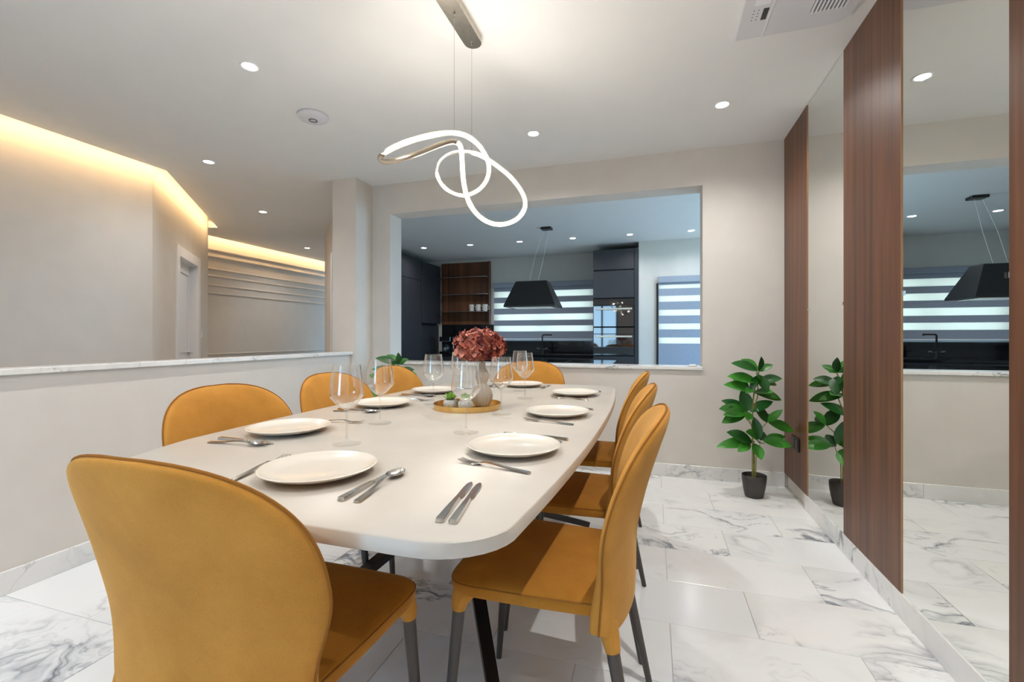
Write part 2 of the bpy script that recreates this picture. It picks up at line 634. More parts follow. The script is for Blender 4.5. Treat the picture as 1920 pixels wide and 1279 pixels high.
# socket on the corner panel
r = thing('wall_socket', 'black double wall socket low on the corner walnut panel', 'socket', (XR - 0.004, 3.475, 0.38))
obj('plate', box(bmesh.new(), -0.008, 0.001, -0.075, 0.075, -0.045, 0.045, bev=0.003), 'blackmetal', r)
for s in (-0.036, 0.036):
    obj('outlet', box(bmesh.new(), -0.010, -0.008, s - 0.025, s + 0.025, -0.028, 0.028, bev=0.0008), 'dark', r)

# ------------------------------------------------------------------ hall beyond the half wall
BX, BY = -4.19, 2.85
dx, dy = -0.655, 0.7557
EX, EY = BX + dx * 2.265, BY + dy * 2.265
struct(obj('wall_hall_long', prism(bmesh.new(), [(BX, YR), (BX, BY), (BX - 0.25, BY - 0.1), (BX - 0.25, YR)], 0, 2.74), 'wall', smooth=None), 'plain beige hall wall washed by amber cove light')
# angled wall with a door opening (local x along the wall, y outward)
ang = math.atan2(dy, dx)
hallw = bpy.data.objects.new('wall_hall_angled', None)
COL.objects.link(hallw)
hallw.location = (BX, BY, 0)
hallw.rotation_euler = (0, 0, ang)
struct(hallw, 'short angled hall wall with a white door')
D0, D1, DH = 0.80, 1.65, 1.96
bxo('wall_section', (0, D0, 0, 0.14, 0, 2.74), 'wall', hallw)
bxo('wall_section', (D1, 2.265, 0, 0.14, 0, 2.74), 'wall', hallw)
bxo('wall_section', (D0, D1, 0, 0.14, DH, 2.74), 'wall', hallw)
door = bpy.data.objects.new('door_1', None)
COL.objects.link(door)
door.location = (BX, BY, 0)
door.rotation_euler = (0, 0, ang)
struct(door, 'white panelled hall door in a white frame')
obj('door_frame', box(bmesh.new(), D0 - 0.09, D0 + 0.02, -0.02, 0.14, 0, DH + 0.09, bev=0.004), 'white', door)
obj('door_frame', box(bmesh.new(), D1 - 0.02, D1 + 0.09, -0.02, 0.14, 0, DH + 0.09, bev=0.004), 'white', door)
obj('door_frame', box(bmesh.new(), D0 + 0.02, D1 - 0.02, -0.02, 0.14, DH - 0.02, DH + 0.09, bev=0.004), 'white', door)
leafd = bxo('door_leaf', (D0 + 0.022, D1 - 0.022, 0.07, 0.11, 0.005, DH - 0.022), 'white', door)
for (a, b, c, d) in ((0.10, 0.75, 0.15, 0.80), (0.10, 0.75, 0.92, 1.82)):
    bm = bmesh.new()
    pts = [(D0 + a, 0.066, c), (D0 + b, 0.066, c), (D0 + b, 0.066, d), (D0 + a, 0.066, d)]
    tube(bm, pts, 0.012, 6, closed=True)
    obj('panel_moulding', bm, 'white', leafd)
bm = bmesh.new()
box(bm, D1 - 0.115, D1 - 0.065, 0.062, 0.071, 0.875, 0.925, bev=0.002)
tube(bm, [(D1 - 0.09, 0.066, 0.90), (D1 - 0.09, 0.03, 0.90), (D1 - 0.21, 0.03, 0.90)], 0.010, 8)
obj('door_handle', bm, 'steel', leafd)
r = thing('light_switch', 'white light switch beside the hall door', 'switch', (BX + dx * 1.86 + dy * 0.001, BY + dy * 1.86, 1.13), ang)
obj('plate', box(bmesh.new(), -0.04, 0.04, -0.010, 0.0, -0.045, 0.045, bev=0.003), 'white', r)
obj('rocker', box(bmesh.new(), -0.018, 0.018, -0.014, -0.010, -0.025, 0.025, bev=0.001), 'white', r)

mw = struct(bxo('wall_hall_far', (-6.4, -6.2, 4.3, 9.6, 0, 2.74), 'wall'), 'far beige hall wall with horizontal mouldings')
for z in (2.383, 2.283, 2.095, 1.992, 1.858, 1.740, 0.840):
    obj('moulding_strip', box(bmesh.new(), -6.2, -6.178, 4.3, 9.6, z - 0.014, z + 0.014, bev=0.006), 'wall', mw)
struct(bxo('wall_hall_return', (-6.4, EX - 0.03, EY - 0.2, EY - 0.02, 0, 2.74), 'wall'))
struct(bxo('wall_hall_end', (-6.4, -4.0, 9.5, 9.7, 0, 2.74), 'wall'))
# diagonal wall behind the pillar
struct(obj('wall_hall_diagonal', prism(bmesh.new(), [(-2.84, 3.74), (-4.529, 5.44), (-4.45, 5.52), (-2.76, 3.86)], 0, CZ + 0.02), 'wall', smooth=None))
struct(obj('door_2', prism(bmesh.new(), [(-3.62, 4.50), (-3.72, 4.60), (-3.735, 4.585), (-3.635, 4.485)], 0, 2.1), 'white', smooth=None), 'edge of a white hall door frame')

# cove LED strips, on the slab edge and facing the wall
def cove(label, pts):
    bm = bmesh.new()
    for (xa, ya), (xb, yb) in zip(pts, pts[1:]):
        d = Vector((xb - xa, yb - ya, 0)).normalized()
        n = Vector((-d.y, d.x, 0))
        q = [Vector((xa, ya, 0)), Vector((xb, yb, 0)), Vector((xb, yb, 0)) + n * 0.012, Vector((xa, ya, 0)) + n * 0.012]
        prism(bm, [(v.x, v.y) for v in q], CZ + 0.025, CZ + 0.037)
    return tag(obj('led_strip', bm, 'cove', smooth=None), label, 'led strip', 'cove lights')


cove('amber led strip hidden in the ceiling cove above the long hall wall', [(-4.077, YR), (-4.062, 2.88), (-5.538, 4.59)])
cove('amber led strip hidden in the ceiling cove above the moulded far wall', [(-6.082, 4.72), (-6.082, 9.4)])

# ------------------------------------------------------------------ kitchen shell
bm = bmesh.new()
W0, W1, WZ0, WZ1 = -2.80, -0.98, 1.04, 2.02
box(bm, -4.7, W0, KB, KB + 0.2, 0, CZ + 0.02)
box(bm, W1, -0.065, KB, KB + 0.2, 0, CZ + 0.02)
box(bm, W0, W1, KB, KB + 0.2, WZ1, CZ + 0.02)
box(bm, W0, W1, KB, KB + 0.2, 0, WZ0)
struct(obj('wall_kitchen_back', bm, 'kwall', smooth=None), 'grey back wall of the kitchen with a window')
bm = bmesh.new()
box(bm, -0.205, 0.09, KS, KS + 0.14, 0, CZ + 0.02)
box(bm, 1.0, 2.3, KS, KS + 0.14, 0, CZ + 0.02)
box(bm, 0.09, 1.0, KS, KS + 0.14, 1.97, CZ + 0.02)
box(bm, -0.205, -0.065, KS + 0.14, KB, 0, CZ + 0.02)
struct(obj('wall_kitchen_side', bm, 'kwall', smooth=None), 'nearer grey kitchen wall with a blind covered glass door')
struct(bxo('wall_kitchen_left', (-4.66, -4.6, 5.62, KB, 0, CZ + 0.02), 'kwall'))
bm = bmesh.new()
box(bm, 2.3, 2.5, YB - 0.1, 4.5, 0, CZ + 0.02)
box(bm, 2.3, 2.5, 7.0, KS + 0.14, 0, CZ + 0.02)
box(bm, 2.3, 2.5, 4.5, 7.0, 2.3, CZ + 0.02)
box(bm, 2.3, 2.5, 4.5, 7.0, 0, 0.3)
struct(obj('wall_kitchen_right', bm, 'kwall', smooth=None))  # out of view; its window opening is added to light the kitchen blue
for nm, (xa, xb, yy, za, zb), lab in (('window_2', (W0, W1, KB + 0.1, WZ0, WZ1), 'kitchen window behind a striped blind'), ('door_3', (0.09, 1.0, KS + 0.07, 0.0, 1.97), 'glazed kitchen door behind a striped blind')):
    bm = bmesh.new()
    for x in (xa, (xa + xb) / 2 - 0.025, xb - 0.05):
        box(bm, x, x + 0.05, yy, yy + 0.04, za, zb)
    for i in (0, 1):
        s, t_ = (xa + 0.05, (xa + xb) / 2 - 0.025) if i == 0 else ((xa + xb) / 2 + 0.025, xb - 0.05)
        box(bm, s, t_, yy, yy + 0.04, za, za + 0.05)
        box(bm, s, t_, yy, yy + 0.04, zb - 0.05, zb)
    wf = struct(obj(nm, bm, 'frame', smooth=None), lab)
    bxo('pane', (xa + 0.05, xb - 0.05, yy + 0.018, yy + 0.022, za + 0.05, zb - 0.05), 'pane', wf)


door3 = wf
bxo('door_trim', (0.052, 0.078, KS - 0.03, KS - 0.001, 0.0, 1.9), 'blackmetal', door3)


def zebra(name, label, x0, x1, y, cassette, bands, bottom):
    """roller blind with alternating solid and sheer bands; bands = list of (z_top, z_bottom, kind)"""
    r = thing(name, label, 'blind', ((x0 + x1) / 2, y, bottom))
    h = (x1 - x0) / 2
    obj('cassette', box(bmesh.new(), -h - 0.01, h + 0.01, -0.035, 0.035, cassette[1] - bottom, cassette[0] - bottom, bev=0.006), 'blindgrey', r)
    for za, zb, kind in bands:
        nm = 'solid_band' if kind == 'g' else 'sheer_band'
        bxo(nm, (-h, h, -0.002, 0.002, zb - bottom, za - bottom), 'blindgrey' if kind == 'g' else 'sheer', r)
    obj('bottom_rail', box(bmesh.new(), -h, h, -0.008, 0.008, 0, 0.022, bev=0.004), 'white', r)
    return r


def bands_from(zs, first):
    out = []
    k = first
    for a, b in zip(zs, zs[1:]):
        out.append((a, b, k))
        k = 'w' if k == 'g' else 'g'
    return out


zebra('roller_blind', 'wide grey and white striped roller blind over the kitchen sink', -2.81, -0.96, KB - 0.045, (2.08, 1.99),
      bands_from([1.995, 1.925, 1.815, 1.715, 1.612, 1.506, 1.395, 1.296, 1.192, 1.062], 'g'), 1.04)
zebra('roller_blind', 'tall pale striped roller blind on the glass door at the right of the kitchen', 0.085, 1.0, KS - 0.045, (1.995, 1.90),
      bands_from([1.90, 1.872, 1.812, 1.705, 1.618, 1.498, 1.41, 1.292, 1.205, 1.085, 0.995, 0.05], 'g'), 0.03)

# ------------------------------------------------------------------ kitchen furniture
r = thing('tall_cabinet', 'tall matt anthracite cabinet run against the left kitchen wall', 'cabinet', (-3.92, 6.6, 0))
bxo('body', (-0.66, -0.022, -0.9, 0.595, 0.02, 2.47), 'cabgap', r)
for a, b in ((-0.9, -0.305), (-0.3, 0.0), (0.005, 0.595)):
    obj('door', box(bmesh.new(), -0.02, 0.0, a, b, 0.1, 2.085, bev=0.002), 'cab', r)
    obj('top_door', box(bmesh.new(), -0.02, 0.0, a, b, 2.092, 2.46, bev=0.002), 'cab', r)
r = thing('corner_cabinet', 'anthracite corner cabinet with a raised upper door beside the walnut shelves', 'cabinet', (-3.92, 7.56, 0))
bxo('body', (-0.66, -0.06, -0.355, 0.37, 0.02, 2.45), 'cabgap', r)
obj('upper_door', box(bmesh.new(), -0.06, 0.005, -0.345, 0.365, 1.345, 2.44, bev=0.002), 'cab', r)
obj('lower_door', box(bmesh.new(), -0.06, -0.03, -0.345, 0.365, 0.1, 1.30, bev=0.002), 'cab', r)
r = thing('shelf_unit', 'walnut backed open shelf unit with three thin shelves', 'shelf', (-3.39, KB, 1.325))
bxo('back_panel', (-0.50, 0.505, -0.03, -0.001, 0, 1.17), 'walnut_shelf', r)
bxo('side_panel', (0.49, 0.505, -0.10, -0.03, 0, 1.17), 'walnut_shelf', r)
for z in (0.235, 0.555, 0.875):
    obj('shelf_board', box(bmesh.new(), -0.50, 0.49, -0.22, -0.03, z - 0.007, z + 0.007, bev=0.002), 'steel', r)
mugp = thing('mug', 'leftmost white mug on the lowest walnut shelf', 'mug', (-3.22, 7.82, 1.568), group='mugs on the walnut shelf')
obj('cup', lathe(bmesh.new(), [(0, 0.004), (0.036, 0.0), (0.044, 0.012), (0.05, 0.125), (0.046, 0.125), (0.04, 0.016), (0, 0.012)], 20), 'ceramic', mugp)
bm = bmesh.new()
tube(bm, [(0.047, 0, 0.095), (0.075, 0, 0.09), (0.08, 0, 0.06), (0.07, 0, 0.035), (0.045, 0, 0.03)], 0.006, 6)
obj('handle', bm, 'ceramic', mugp)
dup(mugp, 'middle white mug on the lowest walnut shelf', (-3.085, 7.82, 1.568))
dup(mugp, 'rightmost white mug on the lowest walnut shelf', (-2.955, 7.82, 1.568))

r = thing('base_cabinet', 'black base cabinet run under the kitchen window', 'cabinet', (-2.4, 7.64, 0))
bxo('body', (-1.5, 1.49, -0.28, 0.30, 0.02, 0.755), 'cabgap', r)
for k in range(5):
    a = -1.5 + k * 0.598
    obj('door', box(bmesh.new(), a + 0.003, a + 0.595, -0.30, -0.28, 0.1, 0.75, bev=0.002), 'cab', r)
tag(obj('worktop', box(bmesh.new(), -3.9, -0.905, 7.32, 7.94, 0.757, 0.795, bev=0.002), 'blackgloss'), 'glossy black worktop under the kitchen window', 'worktop')
tag(obj('backsplash', box(bmesh.new(), -3.88, -2.83, 7.925, 7.945, 0.796, 1.322), 'blackgloss', smooth=None), 'black backsplash below the walnut shelves', 'backsplash')
tag(obj('window_ledge', box(bmesh.new(), -2.82, -0.905, 7.86, 7.945, 0.985, 1.02, bev=0.002), 'blackgloss'), 'black ledge under the kitchen window blind', 'ledge')
tag(obj('splash_panel', box(bmesh.new(), -2.82, -0.905, 7.925, 7.945, 0.796, 0.984), 'blackgloss', smooth=None), 'black splash panel behind the kitchen tap', 'panel')
r = thing('kitchen_tap', 'matt black kitchen tap with square spout before the blind', 'tap', (-1.80, 7.52, 0.795))
obj('base', lathe(bmesh.new(), [(0, 0), (0.03, 0), (0.03, 0.01), (0.024, 0.014), (0.024, 0.10), (0, 0.102)], 16), 'blackmetal', r)
bm = bmesh.new()
tube(bm, [(0, 0, 0.1), (0, 0, 0.315), (0.012, -0.004, 0.33), (0.03, -0.01, 0.333), (0.17, -0.05, 0.333), (0.17, -0.05, 0.315)], 0.012, 8)
obj('spout', bm, 'blackmetal', r)
for s in (-1, 1):
    bm = bmesh.new()
    tube(bm, [(s * 0.02, 0, 0.085), (s * 0.085, 0, 0.085)], 0.012, 8)
    hd = obj('lever', bm, 'blackmetal', r)
    bm = bmesh.new()
    tube(bm, [(s * 0.055, 0, 0.1), (s * 0.095, 0, 0.1)], 0.006, 8)
    obj('lever_cap', bm, 'steel', hd)
r = thing('kitchen_sink', 'black sink set in the worktop beside the tap', 'sink', (-1.42, 7.55, 0.795))
bm = bmesh.new()
box(bm, -0.30, 0.50, -0.19, -0.17, 0.0, 0.008)
box(bm, -0.30, 0.50, 0.17, 0.19, 0.0, 0.008)
box(bm, -0.30, -0.28, -0.17, 0.17, 0.0, 0.008)
box(bm, 0.48, 0.50, -0.17, 0.17, 0.0, 0.008)
obj('rim', bm, 'blackmetal', r, smooth=None)
bxo('basin', (-0.28, 0.48, -0.17, 0.17, 0.0005, 0.002), 'cabgap', r)
r = thing('coffee_machine', 'small black and chrome coffee machine in the dark kitchen corner', 'coffee machine', (-3.62, 7.62, 0.795))
obj('base', box(bmesh.new(), -0.11, 0.11, -0.12, 0.12, 0, 0.03, bev=0.006), 'blackgloss', r)
obj('body', box(bmesh.new(), -0.11, 0.11, 0.02, 0.12, 0.03, 0.30, bev=0.008), 'blackgloss', r)
obj('brew_head', box(bmesh.new(), -0.11, 0.11, -0.12, 0.02, 0.21, 0.30, bev=0.008), 'blackgloss', r)
obj('carafe', lathe(bmesh.new(), [(0, 0.032), (0.06, 0.032), (0.072, 0.08), (0.066, 0.13), (0.045, 0.165), (0.048, 0.175), (0.04, 0.175), (0, 0.17)], 20, cy=-0.05), 'glass', r)
obj('trim_band', box(bmesh.new(), -0.112, 0.112, -0.123, -0.119, 0.21, 0.222), 'steel', r, smooth=None)

# island behind the serving opening
r = thing('kitchen_island', 'low black kitchen island behind the serving opening', 'island', (-1.35, 5.85, 0))
bxo('body', (-0.92, 0.86, -0.42, 0.42, 0, 0.735), 'cabgap', r)
for k in range(3):
    a = -0.92 + k * 0.594
    obj('door', box(bmesh.new(), a + 0.003, a + 0.59, -0.44, -0.42, 0.08, 0.73, bev=0.002), 'cab', r)
obj('countertop', box(bmesh.new(), -0.95, 0.89, -0.47, 0.47, 0.737, 0.775, bev=0.002), 'blackgloss', r)
obj('hob', box(bmesh.new(), -0.42, 0.30, -0.25, 0.25, 0.775, 0.781, bev=0.001), 'ovenglass', r)

# oven tower
r = thing('oven_cabinet', 'tall anthracite cabinet tower that houses the two ovens', 'cabinet', (-0.55, 7.15, 0))
bxo('body', (-0.342, 0.34, 0.03, 0.78, 0.02, 0.80), 'cabgap', r)
bxo('top_body', (-0.342, 0.34, 0.022, 0.78, 1.69, 2.45), 'cabgap', r)
bxo('back_body', (-0.342, 0.34, 0.55, 0.78, 0.80, 1.69), 'cabgap', r)
obj('side_panel', box(bmesh.new(), 0.282, 0.341, 0.0, 0.55, 0.02, 2.455, bev=0.002), 'cab', r)
bxo('side_panel', (-0.344, -0.332, 0.0, 0.55, 0.8, 1.69), 'cab', r)
obj('door', box(bmesh.new(), -0.344, 0.276, 0.0, 0.022, 2.138, 2.448, bev=0.002), 'cab', r)
obj('door', box(bmesh.new(), -0.344, 0.276, 0.0, 0.022, 1.70, 2.118, bev=0.002), 'cab', r)
obj('drawer', box(bmesh.new(), -0.344, 0.276, 0.0, 0.022, 0.12, 0.795, bev=0.002), 'cab', r)


def oven(label, z0, z1, hz):
    r = thing('built_in_oven', label, 'oven', (-0.582, 7.15, z0), group='built in ovens')
    h = z1 - z0
    bxo('housing', (-0.298, 0.298, 0.02, 0.5, 0, h), 'cabgap', r)
    d = obj('oven_door', box(bmesh.new(), -0.304, 0.304, -0.006, 0.018, 0.005, h - 0.105, bev=0.002), 'ovenglass', r)
    obj('control_panel', box(bmesh.new(), -0.304, 0.304, -0.006, 0.018, h - 0.098, h - 0.003, bev=0.002), 'ovenglass', r)
    bxo('trim_strip', (-0.304, 0.304, -0.004, 0.018, h - 0.104, h - 0.099), 'blackmetal', r)
    bm = bmesh.new()
    box(bm, -0.27, 0.28, -0.052, -0.034, hz - z0 - 0.014, hz - z0 + 0.014, bev=0.004)
    for s in (-0.25, 0.26):
        box(bm, s - 0.012, s + 0.012, -0.036, -0.006, hz - z0 - 0.008, hz - z0 + 0.008)
    obj('handle', bm, 'brushed', d)
    return r


oven('upper black glass built in oven with a steel bar handle', 1.25, 1.685, 1.525)
oven('lower black glass built in oven with a steel bar handle', 0.805, 1.24, 1.10)

# cooker hood on wires
r = thing('cooker_hood', 'black pyramid shaped cooker hood hanging on wires', 'cooker hood', (-1.52, 5.85, 1.485))
bm = bmesh.new()
box(bm, -0.34, 0.34, -0.25, 0.25, 0.0, 0.02)
lo = [(-0.34, -0.25), (0.34, -0.25), (0.34, 0.25), (-0.34, 0.25)]
hi = [(-0.215, -0.11), (0.20, -0.11), (0.20, 0.11), (-0.215, 0.11)]
A_ = [bm.verts.new((x, y, 0.02)) for x, y in lo]
B_ = [bm.verts.new((x, y, 0.345)) for x, y in hi]
for i in range(4):
    j = (i + 1) % 4
    bm.faces.new((A_[i], A_[j], B_[j], B_[i]))
bm.faces.new(B_)
obj('hood_body', bm, 'hood', r, smooth=None)
bxo('filter_panel', (-0.28, 0.28, -0.19, 0.19, -0.004, 0.0), 'steel', r)
bxo('badge', (-0.035, -0.015, -0.205, -0.195, 0.065, 0.105), 'steel', r)
for s in (-0.06, 0.06):
    bm = bmesh.new()
    tube(bm, [(s, 0, 0.34), (s + 0.08, 0.02, 0.7), (s * 0.5 + 0.165, 0.04, CZ - 1.485 - 0.02)], 0.0016, 5)
    obj('suspension_wire', bm, 'white', r)
bm = bmesh.new()
box(bm, 0.10, 0.24, -0.02, 0.10, CZ - 1.485 - 0.03, CZ - 1.485, bev=0.004)
obj('ceiling_plate', bm, 'blackmetal', r)

# ------------------------------------------------------------------ ceiling lights
def downlight(label, x, y, watts, group, r_=0.045, warm=(1.0, 0.98, 0.95)):
    t = thing('downlight', label, 'downlight', (x, y, CZ), group=group)
    obj('trim_ring', lathe(bmesh.new(), [(r_ - 0.008, 0.0), (r_ - 0.008, -0.004), (r_, -0.006), (r_ + 0.004, -0.002), (r_ + 0.004, 0.0)], 28), 'white', t)
    obj('lens', lathe(bmesh.new(), [(0, -0.003), (r_ - 0.009, -0.003), (r_ - 0.009, -0.0005), (0, -0.0005)], 28), 'lens', t)
    l = bpy.data.lights.new('downlight_lamp', 'SPOT')
    l.energy = watts
    l.color = warm
    l.spot_size = math.radians(150)
    l.spot_blend = 0.9
    l.shadow_soft_size = 0.014
    o = bpy.data.objects.new('downlight_lamp', l)
    COL.objects.link(o)
    o.location = (0, 0, -0.006)
    o.parent = t
    return t


G1 = 'recessed downlights of the dining room'
downlight('round recessed downlight left of the pendant, largest on the left', -2.064, 1.897, SPOT_W, G1)
downlight('recessed downlight on the ceiling just right of the pendant lamp', -0.814, 3.127, SPOT_W, G1)
downlight('recessed downlight near the corner walnut panel', 0.414, 3.089, SPOT_W, G1)
downlight('recessed downlight above the camera on the mirror side', 0.414, 0.75, SPOT_W * 1.6, G1)
downlight('recessed downlight above the camera over the table end', -0.814, -0.25, SPOT_W * 0.5, G1)
downlight('recessed downlight above the half wall beside the camera', -2.064, 0.35, SPOT_W, G1)
downlight('recessed downlight by the rear glazed door', -0.6, -1.2, SPOT_W, G1)
G2 = 'recessed downlights of the hall'
downlight('hall downlight nearest the half wall', -3.516, 2.832, SPOT_W * 0.6, G2)
downlight('hall downlight in front of the white door', -4.325, 4.157, SPOT_W * 0.6, G2)
downlight('farthest hall downlight before the moulded wall', -5.40, 6.068, SPOT_W * 0.6, G2)
G3 = 'recessed downlights of the kitchen'
for k, nm in enumerate(('first kitchen downlight, above the tall cabinets', 'second kitchen downlight from the tall cabinets', 'third kitchen downlight from the tall cabinets',
                        'fourth kitchen downlight, right of the hood', 'fifth kitchen downlight, before the oven tower', 'sixth kitchen downlight, before the glass door')):
    downlight(nm, -3.573 + k * 0.815, 6.63, KITCHEN_SPOT_W, G3, 0.05, (0.95, 0.97, 1.0))

# wifi disc
r = thing('wireless_access_point', 'white round disc device on the ceiling left of the pendant', 'access point', (-2.128, 2.446, CZ))
obj('shell', lathe(bmesh.new(), [(0.085, 0), (0.096, -0.004), (0.096, -0.012), (0.085, -0.024), (0.05, -0.032), (0.03, -0.034), (0.03, -0.031), (0, -0.031)], 36), 'acplastic', r)
obj('center_ring', lathe(bmesh.new(), [(0.026, -0.030), (0.026, -0.036), (0.022, -0.036), (0.022, -0.030)], 28), 'dot', r)

# ceiling air conditioner
r = thing('ceiling_air_conditioner', 'white ceiling air conditioner cassette beside the walnut panel', 'air conditioner', (0.61, 1.81, CZ))
bm = bmesh.new()
hx, hy, c = 0.23, 0.60, 0.07
outl = [(-hx, -hy), (hx - c, -hy), (hx, -hy + c), (hx, hy - c), (hx - 0.02, hy - 0.02), (hx - c, hy), (-hx, hy)]
prism(bm, outl, -0.022, 0.0)
obj('panel', bm, 'acplastic', r, smooth=None)
obj('divider_ridge', box(bmesh.new(), -0.118, -0.112, -hy, hy, -0.0245, -0.0215), 'white', r, smooth=None)
bxo('display', (-0.148, -0.126, 0.395, 0.47, -0.0235, -0.0215), 'dark', r)
for i in range(2):
    for j in range(4):
        obj('indicator_dot', lathe(bmesh.new(), [(0, -0.0232), (0.003, -0.0232), (0.003, -0.0215)], 8, cx=-0.185 + i * 0.018, cy=0.40 + j * 0.021), 'dot', r)
bxo('receiver_window', (-0.19, -0.13, 0.28, 0.37, -0.0228, -0.0215), 'white', r)
bxo('grille_recess', (0.05, 0.186, -0.50, 0.484, -0.0225, -0.0215), 'dot', r)
for k in range(9):
    x = 0.056 + k * 0.0155
    obj('grille_slat', box(bmesh.new(), x - 0.0035, x + 0.0035, -0.50, 0.482, -0.030, -0.0222), 'white', r, smooth=None)

# ------------------------------------------------------------------ pendant lamp: one twisted closed loop of led channel
PP = [(-1.03, 1.55, 1.808), (-0.955, 1.52, 1.822), (-0.892, 1.55, 1.855), (-0.837, 1.62, 1.9), (-0.817, 1.75, 1.962), (-0.806, 1.88, 2.005), (-0.782, 1.98, 2.001), (-0.765, 2.05, 1.961),
      (-0.772, 2.1, 1.92), (-0.807, 2.14, 1.878), (-0.864, 2.16, 1.844), (-0.938, 2.16, 1.829), (-1.0, 2.13, 1.848), (-1.04, 2.1, 1.889), (-1.043, 2.07, 1.939), (-1.002, 2.03, 1.973),
      (-0.93, 2.0, 1.989), (-0.858, 2.0, 1.988), (-0.791, 2.04, 1.973), (-0.731, 2.1, 1.939), (-0.672, 2.16, 1.89), (-0.628, 2.2, 1.823), (-0.614, 2.2, 1.76), (-0.631, 2.16, 1.697),
      (-0.667, 2.1, 1.653), (-0.715, 2.04, 1.635), (-0.756, 1.97, 1.646), (-0.787, 1.92, 1.685), (-0.801, 1.88, 1.738), (-0.804, 1.85, 1.812), (-0.805, 1.84, 1.903), (-0.806, 1.82, 1.939),
      (-0.826, 1.78, 1.939), (-0.866, 1.7, 1.889), (-0.919, 1.63, 1.836), (-0.981, 1.58, 1.801), (-1.026, 1.56, 1.794)]
front = Vector((0.25, -0.92, -0.25))
NN = [front.copy() for _ in PP]
for i in range(32, 36):
    NN[i] = Vector((-0.35, 0.85, 0.40))
for i in range(8, 18):
    NN[i] = Vector((0.15, -0.62, -0.78)) if i < 13 else Vector((0.1, -0.7, 0.7))
NN[31] = Vector((0.6, -0.2, -0.5))
NN[36] = Vector((0.4, 0.5, 0.75))
NN[0] = Vector((0.75, 0.1, 0.6))
PC = Vector((-0.83, 1.92, CZ))


def cr_closed(pts, sub):
    n = len(pts)
    out = []
    P = [Vector(p) for p in pts]
    for i in range(n):
        p0, p1, p2, p3 = P[i - 1], P[i], P[(i + 1) % n], P[(i + 2) % n]
        for s in range(sub):
            t = s / sub
            out.append(0.5 * ((2 * p1) + (p2 - p0) * t + (2 * p0 - 5 * p1 + 4 * p2 - p3) * t * t + (3 * p1 - p0 - 3 * p2 + p3) * t ** 3))
    return out


cp = cr_closed(PP, 7)
# light smoothing keeps the loop even
for _ in range(6):
    cp = [(cp[i - 1] + cp[i] * 2 + cp[(i + 1) % len(cp)]) / 4 for i in range(len(cp))]
cn = cr_closed(NN, 7)
tt = frames(cp, True)


def channel(a0, a1, rad, steps):
    bm = bmesh.new()
    rings = []
    for p, t, n in zip(cp, tt, cn):
        n = (n - t * n.dot(t))
        n = n.normalized() if n.length > 1e-4 else t.orthogonal().normalized()
        w = t.cross(n)
        ring = []
        for k in range(steps + 1):
            a = a0 + (a1 - a0) * k / steps
            ring.append(bm.verts.new(p - PC + (n * math.cos(a) * 0.62 + w * math.sin(a)) * rad))
        rings.append(ring)
    m = len(rings)
    for i in range(m):
        a, b = rings[i], rings[(i + 1) % m]
        for k in range(steps):
            bm.faces.new((a[k], a[k + 1], b[k + 1], b[k]))
    return bm


pend = thing('pendant_lamp', 'twisted glowing loop pendant lamp hanging over the dining table', 'pendant lamp', PC)
obj('led_diffuser', channel(-1.35, 1.35, 0.0070, 8), 'led', pend)
obj('metal_channel', channel(1.35, 2 * PI - 1.35, 0.0112, 8), 'brushed', pend)
for k in (2, 6, 11, 15, 22, 27):
    l = bpy.data.lights.new('pendant_lamp_light', 'POINT')
    l.energy = PENDANT_W
    l.color = (1.0, 0.93, 0.83)
    l.shadow_soft_size = 0.012
    o = bpy.data.objects.new('pendant_lamp_light', l)
    COL.objects.link(o)
    o.location = Vector(PP[k]) - PC + front.normalized() * 0.024
    o.parent = pend
bm = bmesh.new()
pts = []
hw, hl = 0.042, 0.34
for k in range(13):
    a = PI * k / 12
    pts.append((hw * math.cos(a), hl - hw + hw * math.sin(a)))
for k in range(13):
    a = PI + PI * k / 12
    pts.append((hw * math.cos(a), -(hl - hw) + hw * math.sin(a)))
prism(bm, pts, -0.035, 0.0)
obj('ceiling_canopy', bm, 'brushed', pend, loc=(0, -0.19, 0))
for (x, y, z1) in ((0.002, -0.11, 2.01 - CZ), (-0.004, 0.105, 1.995 - CZ)):
    bm = bmesh.new()
    tube(bm, [(x, y, -0.036), (x, y, z1 - 0.01)], 0.0013, 6)
    obj('suspension_wire', bm, 'steel', pend)
    obj('wire_grip', lathe(bmesh.new(), [(0, -0.048), (0.004, -0.046), (0.005, -0.035), (0, -0.035)], 10, cx=x, cy=y), 'steel', pend)

# ------------------------------------------------------------------ dining table
TZ = 0.77
TCX, TY0, TY1 = -0.817, 0.650, 3.085
TCY = (TY0 + TY1) / 2
HL = (TY1 - TY0) / 2


def table_outline(shrink=0.0):
    """barrel sides with rounded corners, counter clockwise"""
    pts = []
    rc = 0.13
    hwc = 0.572      # half width at the ends
    side = []
    n = 22
    for k in range(n + 1):
        v = -1 + 2 * k / n
        y = v * (HL - rc)
        side.append((0.637 - 0.050 * abs(v) ** 2.2, y))
    xe = side[-1][0]
    corner = []
    for k in range(1, 10):
        a = (PI / 2) * k / 9
        corner.append((xe - rc * 1.15 + rc * 1.15 * math.cos(a), HL - rc + rc * math.sin(a)))
    right = side + corner
    bl = [(x, -y) for x, y in reversed(corner)]
    quarter = bl + right
    left = [(-x, y) for x, y in reversed(quarter)]
    soft = []
    for x, y in left:
        g = max(0.0, (-y - 0.78) / (HL - 0.78))
        soft.append((x + 0.13 * g ** 1.4, y))
    left = soft
    return [(x * (1 - shrink), y * (1 - shrink)) for x, y in quarter + left]


